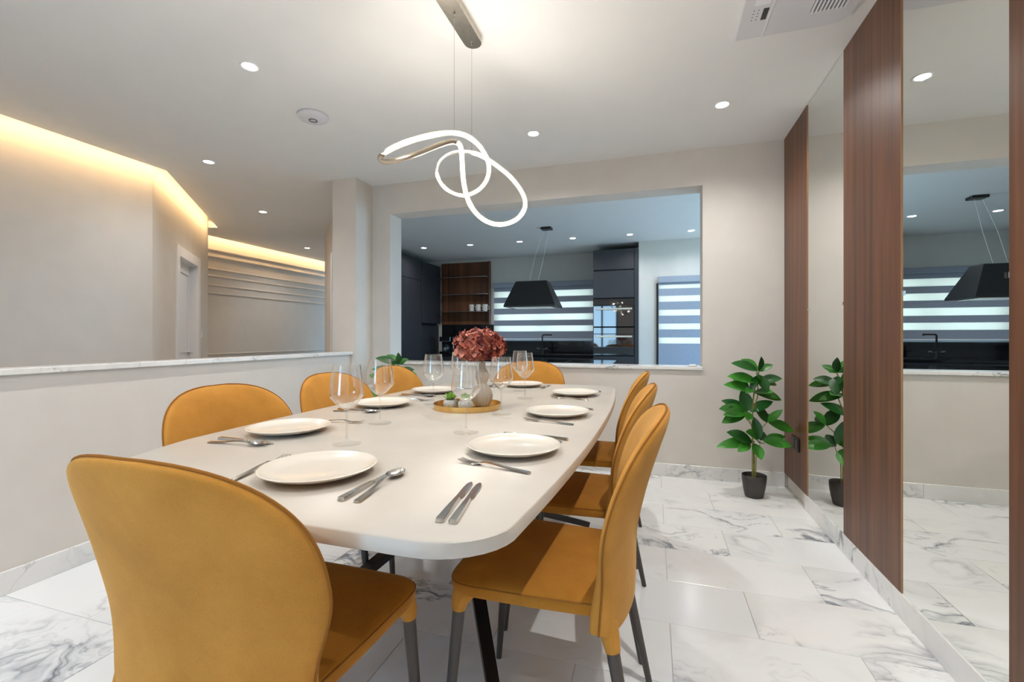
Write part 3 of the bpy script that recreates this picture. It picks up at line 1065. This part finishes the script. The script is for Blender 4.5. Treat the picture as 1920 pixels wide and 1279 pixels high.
tbl = thing('dining_table', 'large barrel shaped greige dining table with a black crossed base', 'table', (TCX, TCY, 0))
bm = bmesh.new()
ol = table_outline()
layers = [(0.006, TZ - 0.032), (0.0, TZ - 0.028), (0.0, TZ - 0.003), (0.003, TZ)]
rings = [[bm.verts.new((x * (1 - s / 0.6), y * (1 - s / 1.2), z)) for x, y in ol] for s, z in layers]
for a, b in zip(rings, rings[1:]):
    for i in range(len(ol)):
        j = (i + 1) % len(ol)
        bm.faces.new((a[i], a[j], b[j], b[i]))
bm.faces.new(rings[0][::-1])
bm.faces.new(rings[-1])
obj('tabletop', bm, 'table', tbl, smooth=50)


def flat_bar(bm, p, q, w0, w1, th):
    p, q = Vector(p), Vector(q)
    d = (q - p).normalized()
    side = d.cross(Vector((0, 0, 1))).normalized()
    up = side.cross(d).normalized()
    a = [bm.verts.new(p + side * sx * w0 / 2 + up * su * th / 2) for sx, su in ((-1, -1), (1, -1), (1, 1), (-1, 1))]
    b = [bm.verts.new(q + side * sx * w1 / 2 + up * su * th / 2) for sx, su in ((-1, -1), (1, -1), (1, 1), (-1, 1))]
    for i in range(4):
        j = (i + 1) % 4
        bm.faces.new((a[i], a[j], b[j], b[i]))
    bm.faces.new(a[::-1])
    bm.faces.new(b)


for sx in (-1, 1):
    for sy in (-1, 1):
        bm = bmesh.new()
        flat_bar(bm, (0, 0, 0.40), (sx * 0.455, sy * 0.765, 0.012), 0.058, 0.032, 0.03)
        obj('leg', bm, 'blackmetal', tbl, smooth=None)
        bm = bmesh.new()
        flat_bar(bm, (0, 0, 0.36), (sx * 0.36, sy * 0.62, TZ - 0.045), 0.058, 0.04, 0.03)
        obj('upper_arm', bm, 'blackmetal', tbl, smooth=None)
bxo('top_plate', (-0.38, 0.38, -0.66, 0.66, TZ - 0.042, TZ - 0.032), 'blackmetal', tbl)

# ------------------------------------------------------------------ chairs
BT, BC, BB = 0.912, 0.69, 0.43     # backrest top, start of the rounded top, bottom


def back_pt(u, z):
    """u in [-1,1] across, returns centre surface point (x,y)"""
    if z > BC:
        t = min(1.0, (z - BC) / (BT - BC))
        hw_ = 0.270 * max(0.0, 1 - t ** 2.9) ** (1 / 2.6)
    else:
        s = min(1.0, (BC - z) / 0.19)
        hw_ = 0.270 - 0.044 * (s * s * (3 - 2 * s))
    s = (z - BB) / (BT - BB)
    yc = -0.195 - 0.020 * s - 0.092 * s * s
    x = u * hw_
    y = yc + 0.055 * (x / 0.27) ** 2
    return x, y


def backrest_bm():
    bm = bmesh.new()
    nu, nv = 22, 30
    zs = []
    for k in range(nv + 1):
        t = k / nv
        zs.append(BB + (BT - BB) * (1 - (1 - t) ** 1.7) if t > 0 else BB)
    zs[-1] = BT - 0.0008
    fr, bk = [], []
    for z in zs:
        rf, rb = [], []
        low = min(1.0, max(0.0, (0.62 - z) / 0.17))
        T = 0.0035 + 0.0125 * low * low * (3 - 2 * low)
        for i in range(nu + 1):
            u = -1 + 2 * i / nu
            u = math.sin(u * PI / 2) * 0.85 + u * 0.15
            x, y = back_pt(u, z)
            tz = max(0.0, (z - BC) / (BT - BC))
            puff = 0.022 * max(0.0, 1 - abs(u) ** 5) ** 0.5 * max(0.0, 1 - tz ** 7) ** 0.5
            rf.append(bm.verts.new((x, y + T + puff, z)))
            rb.append(bm.verts.new((x, y - T - puff * 0.75, z)))
        fr.append(rf)
        bk.append(rb)
    for v in range(nv):
        for i in range(nu):
            bm.faces.new((fr[v][i], fr[v][i + 1], fr[v + 1][i + 1], fr[v + 1][i]))
            bm.faces.new((bk[v][i], bk[v + 1][i], bk[v + 1][i + 1], bk[v][i + 1]))
    # rim band, slightly bulged
    loopf = [r[0] for r in fr] + fr[-1][1:] + [r[-1] for r in reversed(fr[:-1])]
    loopb = [r[0] for r in bk] + bk[-1][1:] + [r[-1] for r in reversed(bk[:-1])]
    n = len(loopf)
    mid = []
    c = Vector((0, 0, 0.66))
    for i, (a, b) in enumerate(zip(loopf, loopb)):
        p0, p1 = loopf[max(i - 1, 0)].co, loopf[min(i + 1, n - 1)].co
        tg = p1 - p0
        out = Vector((-tg.z, 0, tg.x))
        if out.length < 1e-9:
            out = Vector((0, 0, 1))
        out.normalize()
        m_ = (a.co + b.co) / 2
        if out.dot(m_ - c) < 0:
            out = -out
        mid.append(bm.verts.new(m_ + out * 0.003))
    for i in range(n - 1):
        bm.faces.new((loopf[i], loopf[i + 1], mid[i + 1], mid[i]))
        bm.faces.new((mid[i], mid[i + 1], loopb[i + 1], loopb[i]))
    bm.faces.new([v for v in fr[0]] + [mid[-1]] + [v for v in reversed(bk[0])] + [mid[0]])
    return bm, [v.co.copy() for v in mid]


def thin_pts(pts, mind=0.006):
    out = [pts[0]]
    for p in pts[1:]:
        if (p - out[-1]).length > mind:
            out.append(p)
    return out


def seat_outline():
    pts = []
    n = 40
    for k in range(n):
        a = 2 * PI * k / n
        ca, sa = math.cos(a), math.sin(a)
        ex = 0.2
        x = math.copysign(abs(ca) ** ex, ca)
        y = math.copysign(abs(sa) ** ex, sa)
        hw_ = 0.212 + 0.012 * y
        pts.append((x * hw_, 0.012 + y * 0.210))
    return pts


def make_chair(label):
    t = thing('dining_chair', label, 'chair', group='mustard dining chairs')
    bm, seam = backrest_bm()
    back = obj('backrest', bm, 'velvet', t, smooth=60)
    bm = bmesh.new()
    tube(bm, thin_pts(seam), 0.0027, 6)
    obj('piping', bm, 'piping', back)
    bm = bmesh.new()
    so = seat_outline()
    prof = [(0.90, 0.452), (0.985, 0.454), (1.0, 0.462), (1.0, 0.486), (0.985, 0.493), (0.9, 0.4985), (0.6, 0.502)]
    rings = []
    for s, z in prof:
        ring = []
        for x, y in so:
            zz = z - (0.012 if z > 0.48 else 0.0) * max(0, (abs(x) / 0.21) ** 4) * 0.3
            zz += 0.006 * (y / 0.2) ** 2 * (1 if y > 0 else 0)
            ring.append(bm.verts.new((x * s, 0.012 + (y - 0.012) * s, zz)))
        rings.append(ring)
    for a, b in zip(rings, rings[1:]):
        for i in range(len(so)):
            j = (i + 1) % len(so)
            bm.faces.new((a[i], a[j], b[j], b[i]))
    bm.faces.new(rings[0][::-1])
    cv = bm.verts.new((0, 0.012, 0.502))
    for i in range(len(so)):
        bm.faces.new((rings[-1][i], rings[-1][(i + 1) % len(so)], cv))
    pip = [v.co.copy() for v in rings[3]]
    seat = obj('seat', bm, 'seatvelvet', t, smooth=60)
    bm = bmesh.new()
    tube(bm, pip, 0.002, 6, closed=True)
    obj('piping', bm, 'piping', seat)
    for sx in (-1, 1):
        # front leg and its short fabric collar
        p0, p1 = Vector((sx * 0.198, 0.192, 0.452)), Vector((sx * 0.217, 0.232, 0.0))
        bm = bmesh.new()
        tube(bm, [p0, p1], [0.0165, 0.0095], 14)
        lg = obj('leg', bm, 'leg', t)
        bm = bmesh.new()
        tube(bm, [p0 + Vector((-sx * 0.012, -0.014, 0.022)), p0 + Vector((-sx * 0.007, -0.008, 0.004)), p1 + (p0 - p1) * 0.955, p1 + (p0 - p1) * 0.915], [0.030, 0.030, 0.0215, 0.0175], 14)
        obj('leg_collar', bm, 'velvet', lg)
        # rear leg, splayed back, with the long fabric sleeve
        p0, p1 = Vector((sx * 0.196, -0.172, 0.455)), Vector((sx * 0.247, -0.262, 0.0))
        bm = bmesh.new()
        tube(bm, [p0, p1], [0.0165, 0.0095], 14)
        lg = obj('leg', bm, 'leg', t)
        bm = bmesh.new()
        q = [p0 + Vector((-sx * 0.002, 0.01, 0.055)), p0 + Vector((0, 0.006, 0.02)), p0 + Vector((0, 0.0, -0.012)), p1 + (p0 - p1) * 0.91, p1 + (p0 - p1) * 0.85]
        tube(bm, q, [0.017, 0.0235, 0.0245, 0.0210, 0.0178], 14)
        obj('leg_sleeve', bm, 'velvet', lg)
    return t


chair = make_chair('mustard chair at the near end of the table, seen from behind')
chair.location = (-0.768, 0.785, 0)
for lab, x, y, rz in (
        ('nearest mustard chair on the mirror side of the table', -0.272, 1.25, PI / 2),
        ('middle mustard chair on the mirror side of the table', -0.298, 1.83, PI / 2),
        ('farthest mustard chair on the mirror side of the table', -0.33, 2.47, PI / 2),
        ('nearest mustard chair on the half wall side of the table', -1.285, 1.31, -PI / 2),
        ('middle mustard chair on the half wall side of the table', -1.285, 1.905, -PI / 2),
        ('farthest mustard chair on the half wall side, before the leafy plant', -1.285, 2.475, -PI / 2),
        ('mustard chair at the far end of the table under the kitchen opening', -0.872, 3.0, PI)):
    dup(chair, lab, (x, y, 0), rz)

# ------------------------------------------------------------------ plates
PLATES = [('cream dinner plate at the near end of the table', -0.765, 0.90), ('nearest cream plate on the mirror side', -0.383, 1.247), ('middle cream plate on the mirror side', -0.383, 1.87),
          ('farthest cream plate on the mirror side', -0.42, 2.535), ('nearest cream plate on the half wall side', -1.203, 1.268), ('middle cream plate on the half wall side', -1.23, 1.877),
          ('farthest cream plate on the half wall side', -1.23, 2.415), ('cream plate at the far end of the table', -0.823, 2.885)]
pm = None
for lab, x, y in PLATES:
    if pm is None:
        bm = lathe(bmesh.new(), [(0, 0.003), (0.07, 0.003), (0.072, 0.0), (0.078, 0.0), (0.082, 0.003), (0.110, 0.009), (0.131, 0.0185), (0.1345, 0.022), (0.133, 0.0235), (0.128, 0.0225),
                                 (0.118, 0.0165), (0.105, 0.0115), (0.085, 0.0085), (0, 0.0075)], 64)
        o = obj('dinner_plate', bm, 'ceramic', smooth=60)
        pm = o.data
    else:
        o = obj('dinner_plate', pm, 'ceramic')
    o.location = (x, y, TZ + 0.0005)
    tag(o, lab, 'plate', 'cream dinner plates')

# ------------------------------------------------------------------ wine glasses
def make_glass(label):
    t = thing('wine_glass', label, 'wine glass', group='empty wine glasses')
    obj('foot', lathe(bmesh.new(), [(0, 0.0), (0.042, 0.0), (0.0435, 0.0015), (0.041, 0.003), (0.02, 0.006), (0.008, 0.011), (0.005, 0.018), (0, 0.018)], 40), 'footglass', t, smooth=60)
    obj('stem', lathe(bmesh.new(), [(0, 0.017), (0.0048, 0.018), (0.0038, 0.04), (0.0038, 0.085), (0.0055, 0.100), (0.008, 0.105), (0, 0.106)], 16), 'stemglass', t, smooth=60)
    prof = [(0, 0.1055), (0.008, 0.106), (0.016, 0.110), (0.033, 0.126), (0.047, 0.143), (0.0505, 0.150), (0.0503, 0.156), (0.048, 0.180), (0.0445, 0.210), (0.0405, 0.242)]
    inner = [(r - 0.0012, z + 0.0004) for r, z in reversed(prof[2:])]
    obj('bowl', lathe(bmesh.new(), prof + [(0.0399, 0.2424)] + inner[1:] + [(0, 0.109)], 48), 'glass', t, smooth=60)
    return t


GL = [('wine glass nearest the near end plate, left of centre', -0.895, 1.172), ('second wine glass on the half wall side', -0.988, 1.49), ('third wine glass on the half wall side', -1.02, 1.99),
      ('wine glass partly hidden behind the red flowers', -1.05, 2.37), ('wine glass standing right before the gold tray', -0.61, 1.43), ('wine glass right of the gold tray', -0.613, 1.817),
      ('wine glass by the farthest plate on the mirror side', -0.652, 2.324), ('farthest wine glass, before the far end plate', -0.77, 2.634)]
g0 = make_glass(GL[0][0])
g0.location = (GL[0][1], GL[0][2], TZ + 0.0008)
for lab, x, y in GL[1:]:
    dup(g0, lab, (x, y, TZ + 0.0008))

# ------------------------------------------------------------------ cutlery (local +y points to the head, origin mid-length)
def ribbon(bm, st, zoff=0.0):
    """st: list of (y, half width, z bottom, thickness)"""
    rings = []
    for y, w, z, th in st:
        rings.append([bm.verts.new(p) for p in ((-w, y, z), (w, y, z), (w * 0.82, y, z + th), (-w * 0.82, y, z + th))])
    for a, b in zip(rings, rings[1:]):
        for i in range(4):
            j = (i + 1) % 4
            bm.faces.new((a[i], a[j], b[j], b[i]))
    bm.faces.new(rings[0][::-1])
    bm.faces.new(rings[-1])


def make_fork(label):
    t = thing('fork', label, 'fork', group='steel forks')
    bm = bmesh.new()
    ribbon(bm, [(-0.105, 0.006, 0.0005, 0.003), (-0.102, 0.0085, 0.0005, 0.0035), (-0.05, 0.0065, 0.003, 0.0035), (0.0, 0.0035, 0.008, 0.0035), (0.025, 0.003, 0.009, 0.003), (0.038, 0.005, 0.006, 0.003)])
    obj('handle', bm, 'steel', t, smooth=30)
    bm = bmesh.new()
    ribbon(bm, [(0.037, 0.005, 0.006, 0.0028), (0.047, 0.0115, 0.003, 0.0025), (0.062, 0.0125, 0.0015, 0.0022)])
    for k in range(4):
        x = -0.0105 + 0.007 * k
        st = [(0.061, 0.0022, 0.0015, 0.0022), (0.085, 0.002, 0.003, 0.002), (0.105, 0.001, 0.008, 0.0015)]
        rings = []
        for y, w, z, th in st:
            rings.append([bm.verts.new((x + a, y, b)) for a, b in ((-w, z), (w, z), (w, z + th), (-w, z + th))])
        for a, b in zip(rings, rings[1:]):
            for i in range(4):
                j = (i + 1) % 4
                bm.faces.new((a[i], a[j], b[j], b[i]))
        bm.faces.new(rings[-1])
        bm.faces.new(rings[0][::-1])
    obj('tines', bm, 'steel', t, smooth=30)
    return t


def make_knife(label):
    t = thing('table_knife', label, 'knife', group='steel table knives')
    bm = bmesh.new()
    ribbon(bm, [(-0.112, 0.005, 0.0004, 0.005), (-0.109, 0.0085, 0.0004, 0.007), (-0.06, 0.0075, 0.0004, 0.007), (0.0, 0.0055, 0.0008, 0.006), (0.006, 0.0052, 0.001, 0.005)])
    obj('handle', bm, 'steel', t, smooth=30)
    bm = bmesh.new()
    ribbon(bm, [(0.005, 0.005, 0.0015, 0.003), (0.014, 0.0085, 0.001, 0.002), (0.07, 0.0095, 0.0006, 0.0018), (0.098, 0.0075, 0.0006, 0.0015), (0.112, 0.002, 0.0006, 0.001)])
    obj('blade', bm, 'steel', t, smooth=30)
    return t


def make_spoon(label):
    t = thing('table_spoon', label, 'spoon', group='steel table spoons')
    bm = bmesh.new()
    ribbon(bm, [(-0.105, 0.006, 0.0005, 0.003), (-0.102, 0.0085, 0.0005, 0.0035), (-0.05, 0.0065, 0.003, 0.0035), (0.0, 0.0035, 0.009, 0.0035), (0.025, 0.003, 0.010, 0.003), (0.043, 0.004, 0.007, 0.003)])
    obj('handle', bm, 'steel', t, smooth=30)
    bm = bmesh.new()
    na, nr = 24, 6
    top, bot = [], []
    for j in range(nr + 1):
        f = j / nr
        rt, rb = [], []
        for i in range(na):
            a = 2 * PI * i / na
            egg = 1 - 0.14 * math.sin(a)
            x = 0.0205 * f * math.cos(a) * egg
            y = 0.072 + 0.033 * f * math.sin(a)
            z = 0.0012 + 0.0088 * f ** 2.2
            rb.append(bm.verts.new((x, y, z - 0.0008)))
            rt.append(bm.verts.new((x * 0.98, y, z + 0.0006)))
        top.append(rt)
        bot.append(rb)
    for layer, flip in ((top, 1), (bot, 0)):
        for a, b in zip(layer, layer[1:]):
            for i in range(na):
                j = (i + 1) % na
                bm.faces.new((a[i], a[j], b[j], b[i]))
    for i in range(na):
        j = (i + 1) % na
        bm.faces.new((top[-1][i], top[-1][j], bot[-1][j], bot[-1][i]))
    bmesh.ops.remove_doubles(bm, verts=bm.verts, dist=1e-5)
    obj('bowl', bm, 'steel', t, smooth=60)
    return t


CUT = {'fork': make_fork, 'knife': make_knife, 'spoon': make_spoon}
cut_proto = {}


def cutlery(kind, label, tail, head, dz=0.0):
    """tail and head: table points of handle end and tip direction"""
    a, b = Vector(tail), Vector(head)
    d = (b - a).normalized()
    mid = a + d * 0.11
    rz = math.atan2(-d.x, d.y)
    loc = (mid.x, mid.y, TZ + 0.0005 + dz)
    if kind not in cut_proto:
        o = CUT[kind](label)
        o.location = loc
        o.rotation_euler = (0, 0, rz)
        cut_proto[kind] = o
    else:
        dup(cut_proto[kind], label, loc, rz)


# near end setting
cutlery('fork', 'steel fork left of the near end plate', (-0.912, 0.785), (-0.958, 1.03))
cutlery('knife', 'steel knife right of the near end plate', (-0.597, 0.763), (-0.603, 0.99))
cutlery('spoon', 'steel spoon beside the knife right of the near end plate', (-0.560, 0.758), (-0.582, 0.97))
# loose pair at the near corner
cutlery('knife', 'left knife of the loose pair at the near table corner', (-0.361, 0.727), (-0.391, 0.949))
cutlery('knife', 'right knife of the loose pair at the near table corner', (-0.336, 0.728), (-0.371, 0.956))
# mirror side
for n, (x, y) in (('nearest', (-0.383, 1.247)), ('middle', (-0.383, 1.87)), ('farthest', (-0.42, 2.535))):
    cutlery('fork', f'steel fork before the {n} plate on the mirror side', (x + 0.107, y - 0.20), (x - 0.11, y - 0.148))
    cutlery('knife', f'steel knife beyond the {n} plate on the mirror side', (x + 0.125, y + 0.172), (x - 0.10, y + 0.225))
    cutlery('spoon', f'steel spoon beyond the {n} plate on the mirror side', (x + 0.118, y + 0.135), (x - 0.09, y + 0.185))
# half wall side
for n, (x, y) in (('nearest', (-1.203, 1.268)), ('middle', (-1.23, 1.877)), ('farthest', (-1.23, 2.415))):
    cutlery('knife', f'steel knife before the {n} plate on the half wall side', (x - 0.125, y - 0.160), (x + 0.10, y - 0.165))
    cutlery('spoon', f'steel spoon before the {n} plate on the half wall side', (x - 0.118, y - 0.208), (x + 0.09, y - 0.188))
    cutlery('fork', f'steel fork beyond the {n} plate on the half wall side', (x - 0.06, y + 0.175), (x + 0.14, y + 0.205))
# far end
cutlery('knife', 'steel knife left of the far end plate', (-0.985, 2.96), (-0.975, 2.74))
cutlery('fork', 'steel fork right of the far end plate', (-0.660, 2.98), (-0.668, 2.76))
cutlery('spoon', 'steel spoon left of the far end plate', (-1.018, 2.955), (-1.012, 2.74))

# ------------------------------------------------------------------ gold tray, vase, flowers and succulents
r = thing('round_tray', 'round brushed gold tray in the middle of the table', 'tray', (-0.818, 1.935, TZ + 0.0004))
obj('tray_base', lathe(bmesh.new(), [(0, 0), (0.150, 0), (0.150, 0.004), (0, 0.004)], 64), 'gold', r)
obj('tray_rim', lathe(bmesh.new(), [(0.150, 0.0), (0.153, 0.0), (0.155, 0.024), (0.152, 0.024), (0.149, 0.004)], 64), 'gold', r)
VX, VY = -0.765, 1.985
bm = lathe(bmesh.new(), [(0, 0.0), (0.028, 0.0), (0.036, 0.008), (0.0455, 0.028), (0.048, 0.048), (0.0455, 0.066), (0.036, 0.086), (0.0245, 0.100), (0.0215, 0.108), (0.0245, 0.117), (0.0315, 0.131),
                         (0.0325, 0.142), (0.0290, 0.156), (0.0195, 0.171), (0.0145, 0.182), (0.0145, 0.198), (0.0165, 0.204), (0.013, 0.204), (0.011, 0.19), (0, 0.18)], 96, ripple=0.055, nrip=16)
o = obj('vase', bm, 'vase', smooth=60)
o.location = (VX, VY, TZ + 0.0046)
tag(o, 'ribbed double gourd beige vase on the gold tray', 'vase')

fl = thing('hydrangea', 'round head of dried rust red hydrangea in the beige vase', 'flower', (VX, VY, TZ + 0.185))
bm = bmesh.new()
tube(bm, [(0, 0, -0.03), (0.002, 0, 0.03), (-0.01, 0, 0.09)], 0.004, 8)
for a in range(7):
    an = a * 0.9
    tube(bm, [(-0.002, 0, 0.035), (0.045 * math.cos(an) - 0.01, 0.045 * math.sin(an), 0.075)], 0.0018, 5)
obj('stem', bm, 'stem', fl)


def floret_mesh(seed, mat):
    rnd = random.Random(seed)
    bm = bmesh.new()
    for k in range(4):
        a = PI / 2 * k + rnd.uniform(-0.2, 0.2)
        ln = rnd.uniform(0.016, 0.022)
        w = ln * rnd.uniform(0.42, 0.55)
        lift = rnd.uniform(-0.2, 0.75)
        rows = []
        for f, ww, c in ((0.0, 0.22, 0.0), (0.35, 0.85, 0.15), (0.7, 1.0, 0.32), (1.0, 0.35, 0.30)):
            y = f * ln
            z = lift * y + c * 0.012
            row = []
            for s in (-1, 0, 1):
                zz = z + abs(s) * 0.004 * rnd.uniform(0.3, 1.3) * (1 if f > 0 else 0)
                p = Vector((s * w * ww, y, zz))
                row.append(bm.verts.new(Matrix.Rotation(a, 3, 'Z') @ p))
            rows.append(row)
        for p, q in zip(rows, rows[1:]):
            for i in range(2):
                bm.faces.new((p[i], p[i + 1], q[i + 1], q[i]))
    me = bpy.data.meshes.new('floret')
    bm.to_mesh(me)
    bm.free()
    for p in me.polygons:
        p.use_smooth = True
    me.materials.append(M[mat])
    return me


fms = [floret_mesh(11, 'petal1'), floret_mesh(12, 'petal1'), floret_mesh(13, 'petal2'), floret_mesh(14, 'petal3'), floret_mesh(15, 'petal2')]
NF = 270
for i in range(NF):
    zf = 1 - 1.72 * (i + 0.5) / NF
    a = i * 2.399963
    rr = math.sqrt(max(0, 1 - zf * zf))
    n = Vector((rr * math.cos(a), rr * math.sin(a), zf))
    jit = random.uniform(0.86, 1.04)
    p = Vector((n.x * 0.112 * jit - 0.012, n.y * 0.108 * jit, n.z * 0.072 * jit + 0.098))
    o = obj('floret', random.choice(fms), 'petal1', fl)
    nn = (n + Vector((random.uniform(-0.35, 0.35), random.uniform(-0.35, 0.35), random.uniform(-0.2, 0.4)))).normalized()
    q = nn.to_track_quat('Z', 'Y')
    o.rotation_mode = 'QUATERNION'
    o.rotation_quaternion = q
    s = random.uniform(0.75, 1.1)
    o.scale = (s, s, s)
    o.location = p


def leaf_mesh(name, ln, w, mat, fold=0.25, droop=0.2, n=7):
    bm = bmesh.new()
    rows = []
    for k in range(n + 1):
        f = k / n
        ww = w * (math.sin(PI * min(1, f * 0.97 + 0.03)) ** 0.8) * (1.0 if f < 0.98 else 0.1)
        z = -droop * ln * f * f
        rows.append([bm.verts.new((-ww, f * ln, z + fold * ww)), bm.verts.new((-ww * 0.5, f * ln, z + fold * ww * 0.35)), bm.verts.new((0, f * ln, z)),
                     bm.verts.new((ww * 0.5, f * ln, z + fold * ww * 0.35)), bm.verts.new((ww, f * ln, z + fold * ww))])
    for p, q in zip(rows, rows[1:]):
        for i in range(4):
            bm.faces.new((p[i], p[i + 1], q[i + 1], q[i]))
    me = bpy.data.meshes.new(name)
    bm.to_mesh(me)
    bm.free()
    for p in me.polygons:
        p.use_smooth = True
    me.materials.append(M[mat])
    return me


succ_leaf = leaf_mesh('rosette_leaf', 0.036, 0.007, 'succ', 0.5, -0.25, 5)
for k, (x, y, lab) in enumerate(((-0.885, 1.895, 'left small succulent in a round white stone pot on the tray'), (-0.805, 1.882, 'right small succulent in a round white stone pot on the tray'))):
    t = thing('potted_succulent', lab, 'succulent', (x, y, TZ + 0.0046), group='small succulents on the tray')
    obj('pot', lathe(bmesh.new(), [(0, 0), (0.022, 0), (0.031, 0.008), (0.034, 0.02), (0.031, 0.033), (0.027, 0.037), (0.024, 0.035), (0.024, 0.030), (0, 0.030)], 32), 'stonepot', t, smooth=60)
    obj('soil', lathe(bmesh.new(), [(0, 0.0312), (0.0235, 0.0312), (0.0235, 0.030)], 20), 'soil', t)
    for i in range(18):
        o = obj('rosette_leaf', succ_leaf, 'succ', t)
        lay = i // 6
        o.location = (0, 0, 0.032)
        o.rotation_euler = (0.35 + 0.38 * lay + random.uniform(-0.1, 0.1), 0, i * PI / 3 + lay * 0.5 + k)
        s = 1.35 - 0.12 * lay
        o.scale = (s, s, s)

# ------------------------------------------------------------------ potted plants
LEAFS = [(0.150, 0.037), (0.130, 0.040), (0.165, 0.035)]
leaf_meshes = [leaf_mesh('leaf', ln, w, m, 0.22, dr, 8) for (ln, w), dr in zip(LEAFS, (0.22, 0.12, 0.3)) for m in ('leaf', 'leafdark')]
# base and tip of each leaf as (side offset, height) in metres, with tip depth toward the viewer
S4 = 3.1 / 848 / 4.41


def P4(cx, cy):
    return ((cx - 345) * S4, (1200 - cy) * S4)


PLANT = [  # (base, tip, depth, dark)
    ((375, 155), (185, 72), 0.02, 1), ((372, 150), (275, 62), -0.04, 0), ((385, 155), (395, 60), 0.05, 1), ((385, 160), (468, 98), 0.03, 0), ((380, 160), (345, 110), -0.07, 0), ((380, 160), (440, 130), -0.07, 1),
    ((365, 245), (150, 178), 0.03, 0), ((370, 240), (330, 160), 0.09, 0), ((390, 250), (575, 240), -0.03, 0), ((390, 240), (520, 198), 0.06, 1), ((380, 190), (395, 305), 0.09, 1), ((375, 200), (300, 290), 0.05, 1),
    ((330, 320), (118, 245), 0.04, 0), ((300, 290), (210, 225), -0.05, 1), ((330, 310), (240, 290), 0.1, 0), ((345, 335), (560, 365), 0.03, 0), ((350, 330), (420, 310), 0.10, 0), ((345, 330), (480, 340), 0.08, 0),
    ((290, 490), (120, 390), -0.02, 1), ((285, 495), (65, 455), 0.03, 0), ((285, 495), (100, 475), 0.08, 0), ((280, 500), (85, 558), 0.03, 0), ((295, 490), (235, 325), 0.03, 1), ((310, 495), (455, 388), 0.04, 1), ((300, 500), (240, 520), 0.1, 0),
    ((455, 585), (380, 450), -0.02, 1), ((460, 580), (500, 475), 0.07, 0), ((465, 585), (640, 625), 0.05, 0), ((460, 580), (520, 520), -0.08, 1),
    ((385, 725), (345, 560), 0.04, 1), ((375, 725), (265, 632), 0.09, 0), ((330, 750), (135, 655), 0.02, 1), ((320, 750), (65, 740), 0.03, 0), ((310, 755), (190, 785), 0.07, 0), ((345, 760), (350, 850), 0.09, 0),
    ((420, 740), (575, 675), 0.03, 0), ((425, 740), (590, 735), 0.08, 0), ((400, 735), (450, 665), -0.06, 1), ((350, 750), (290, 760), -0.08, 1), ((390, 745), (470, 760), -0.1, 1)]


def make_plant(label, loc, face):
    t = thing('potted_plant', label, 'potted plant', loc, face, group='leafy potted plants')
    obj('pot', lathe(bmesh.new(), [(0, 0), (0.052, 0.0), (0.058, 0.006), (0.070, 0.06), (0.077, 0.11), (0.079, 0.15), (0.076, 0.152), (0.073, 0.148), (0.070, 0.125), (0, 0.122)], 40, sy=0.92), 'pot', t, smooth=60)
    obj('soil', lathe(bmesh.new(), [(0, 0.126), (0.069, 0.124), (0.069, 0.120)], 28, sy=0.92), 'soil', t)

    def pt(c, d=0.0):
        s, z = P4(*c)
        return Vector((s, -d, z))
    for path, rad in (([(333, 1060), (335, 840), (330, 600), (335, 420), (350, 300), (385, 160)], 0.0065), ([(358, 1060), (362, 880), (400, 745)], 0.0035), ([(345, 1060), (348, 900), (345, 755)], 0.005),
                      ([(330, 640), (290, 500)], 0.0035), ([(332, 620), (255, 520)], 0.003), ([(335, 700), (455, 585)], 0.0035), ([(338, 480), (375, 370), (378, 200)], 0.004)):
        bm = bmesh.new()
        tube(bm, [pt(c) for c in path], [rad * (1 - 0.35 * i / len(path)) for i in range(len(path))], 8)
        obj('stem', bm, 'stem', t)
    for i, (b, tip, d, dark) in enumerate(PLANT):
        p, q = pt(b), pt(tip, d)
        v = q - p
        me = leaf_meshes[(i % 3) * 2 + dark]
        ln = LEAFS[i % 3][0]
        o = obj('leaf', me, 'leaf', t)
        yaxis = v.normalized()
        up = Vector((random.uniform(-0.25, 0.25), -0.75, 0.65))
        zax = (up - yaxis * up.dot(yaxis)).normalized()
        xax = yaxis.cross(zax)
        mat = Matrix((xax, yaxis, zax)).transposed().to_4x4()
        sc = max(v.length / ln * 1.06, 0.45)
        o.rotation_euler = mat.to_euler()
        o.scale = (min(max(sc * 1.05, 0.75), 1.15), sc, sc)
        o.location = p
    return t


plant = make_plant('leafy green plant in a dark pot in the corner by the walnut panel', (0.664, 3.46, 0.0), 0.3)
dup(plant, 'leafy green plant mostly hidden behind the chairs in the far left corner', (-2.115, 3.40, 0.0), 0.55)

# small white object left on the sill
r = thing('sensor_puck', 'small white oval device on the sill at the right of the opening', 'device', (0.30, 3.81, OZ0))
obj('shell', lathe(bmesh.new(), [(0, 0), (0.028, 0), (0.030, 0.004), (0.028, 0.012), (0.018, 0.017), (0, 0.018)], 24, sx=1.0, sy=0.6), 'white', r, smooth=60)
obj('base_ring', lathe(bmesh.new(), [(0.0285, 0.0005), (0.0312, 0.0005), (0.0312, 0.003), (0.0285, 0.003)], 24, sx=1.0, sy=0.6), 'dot', r)
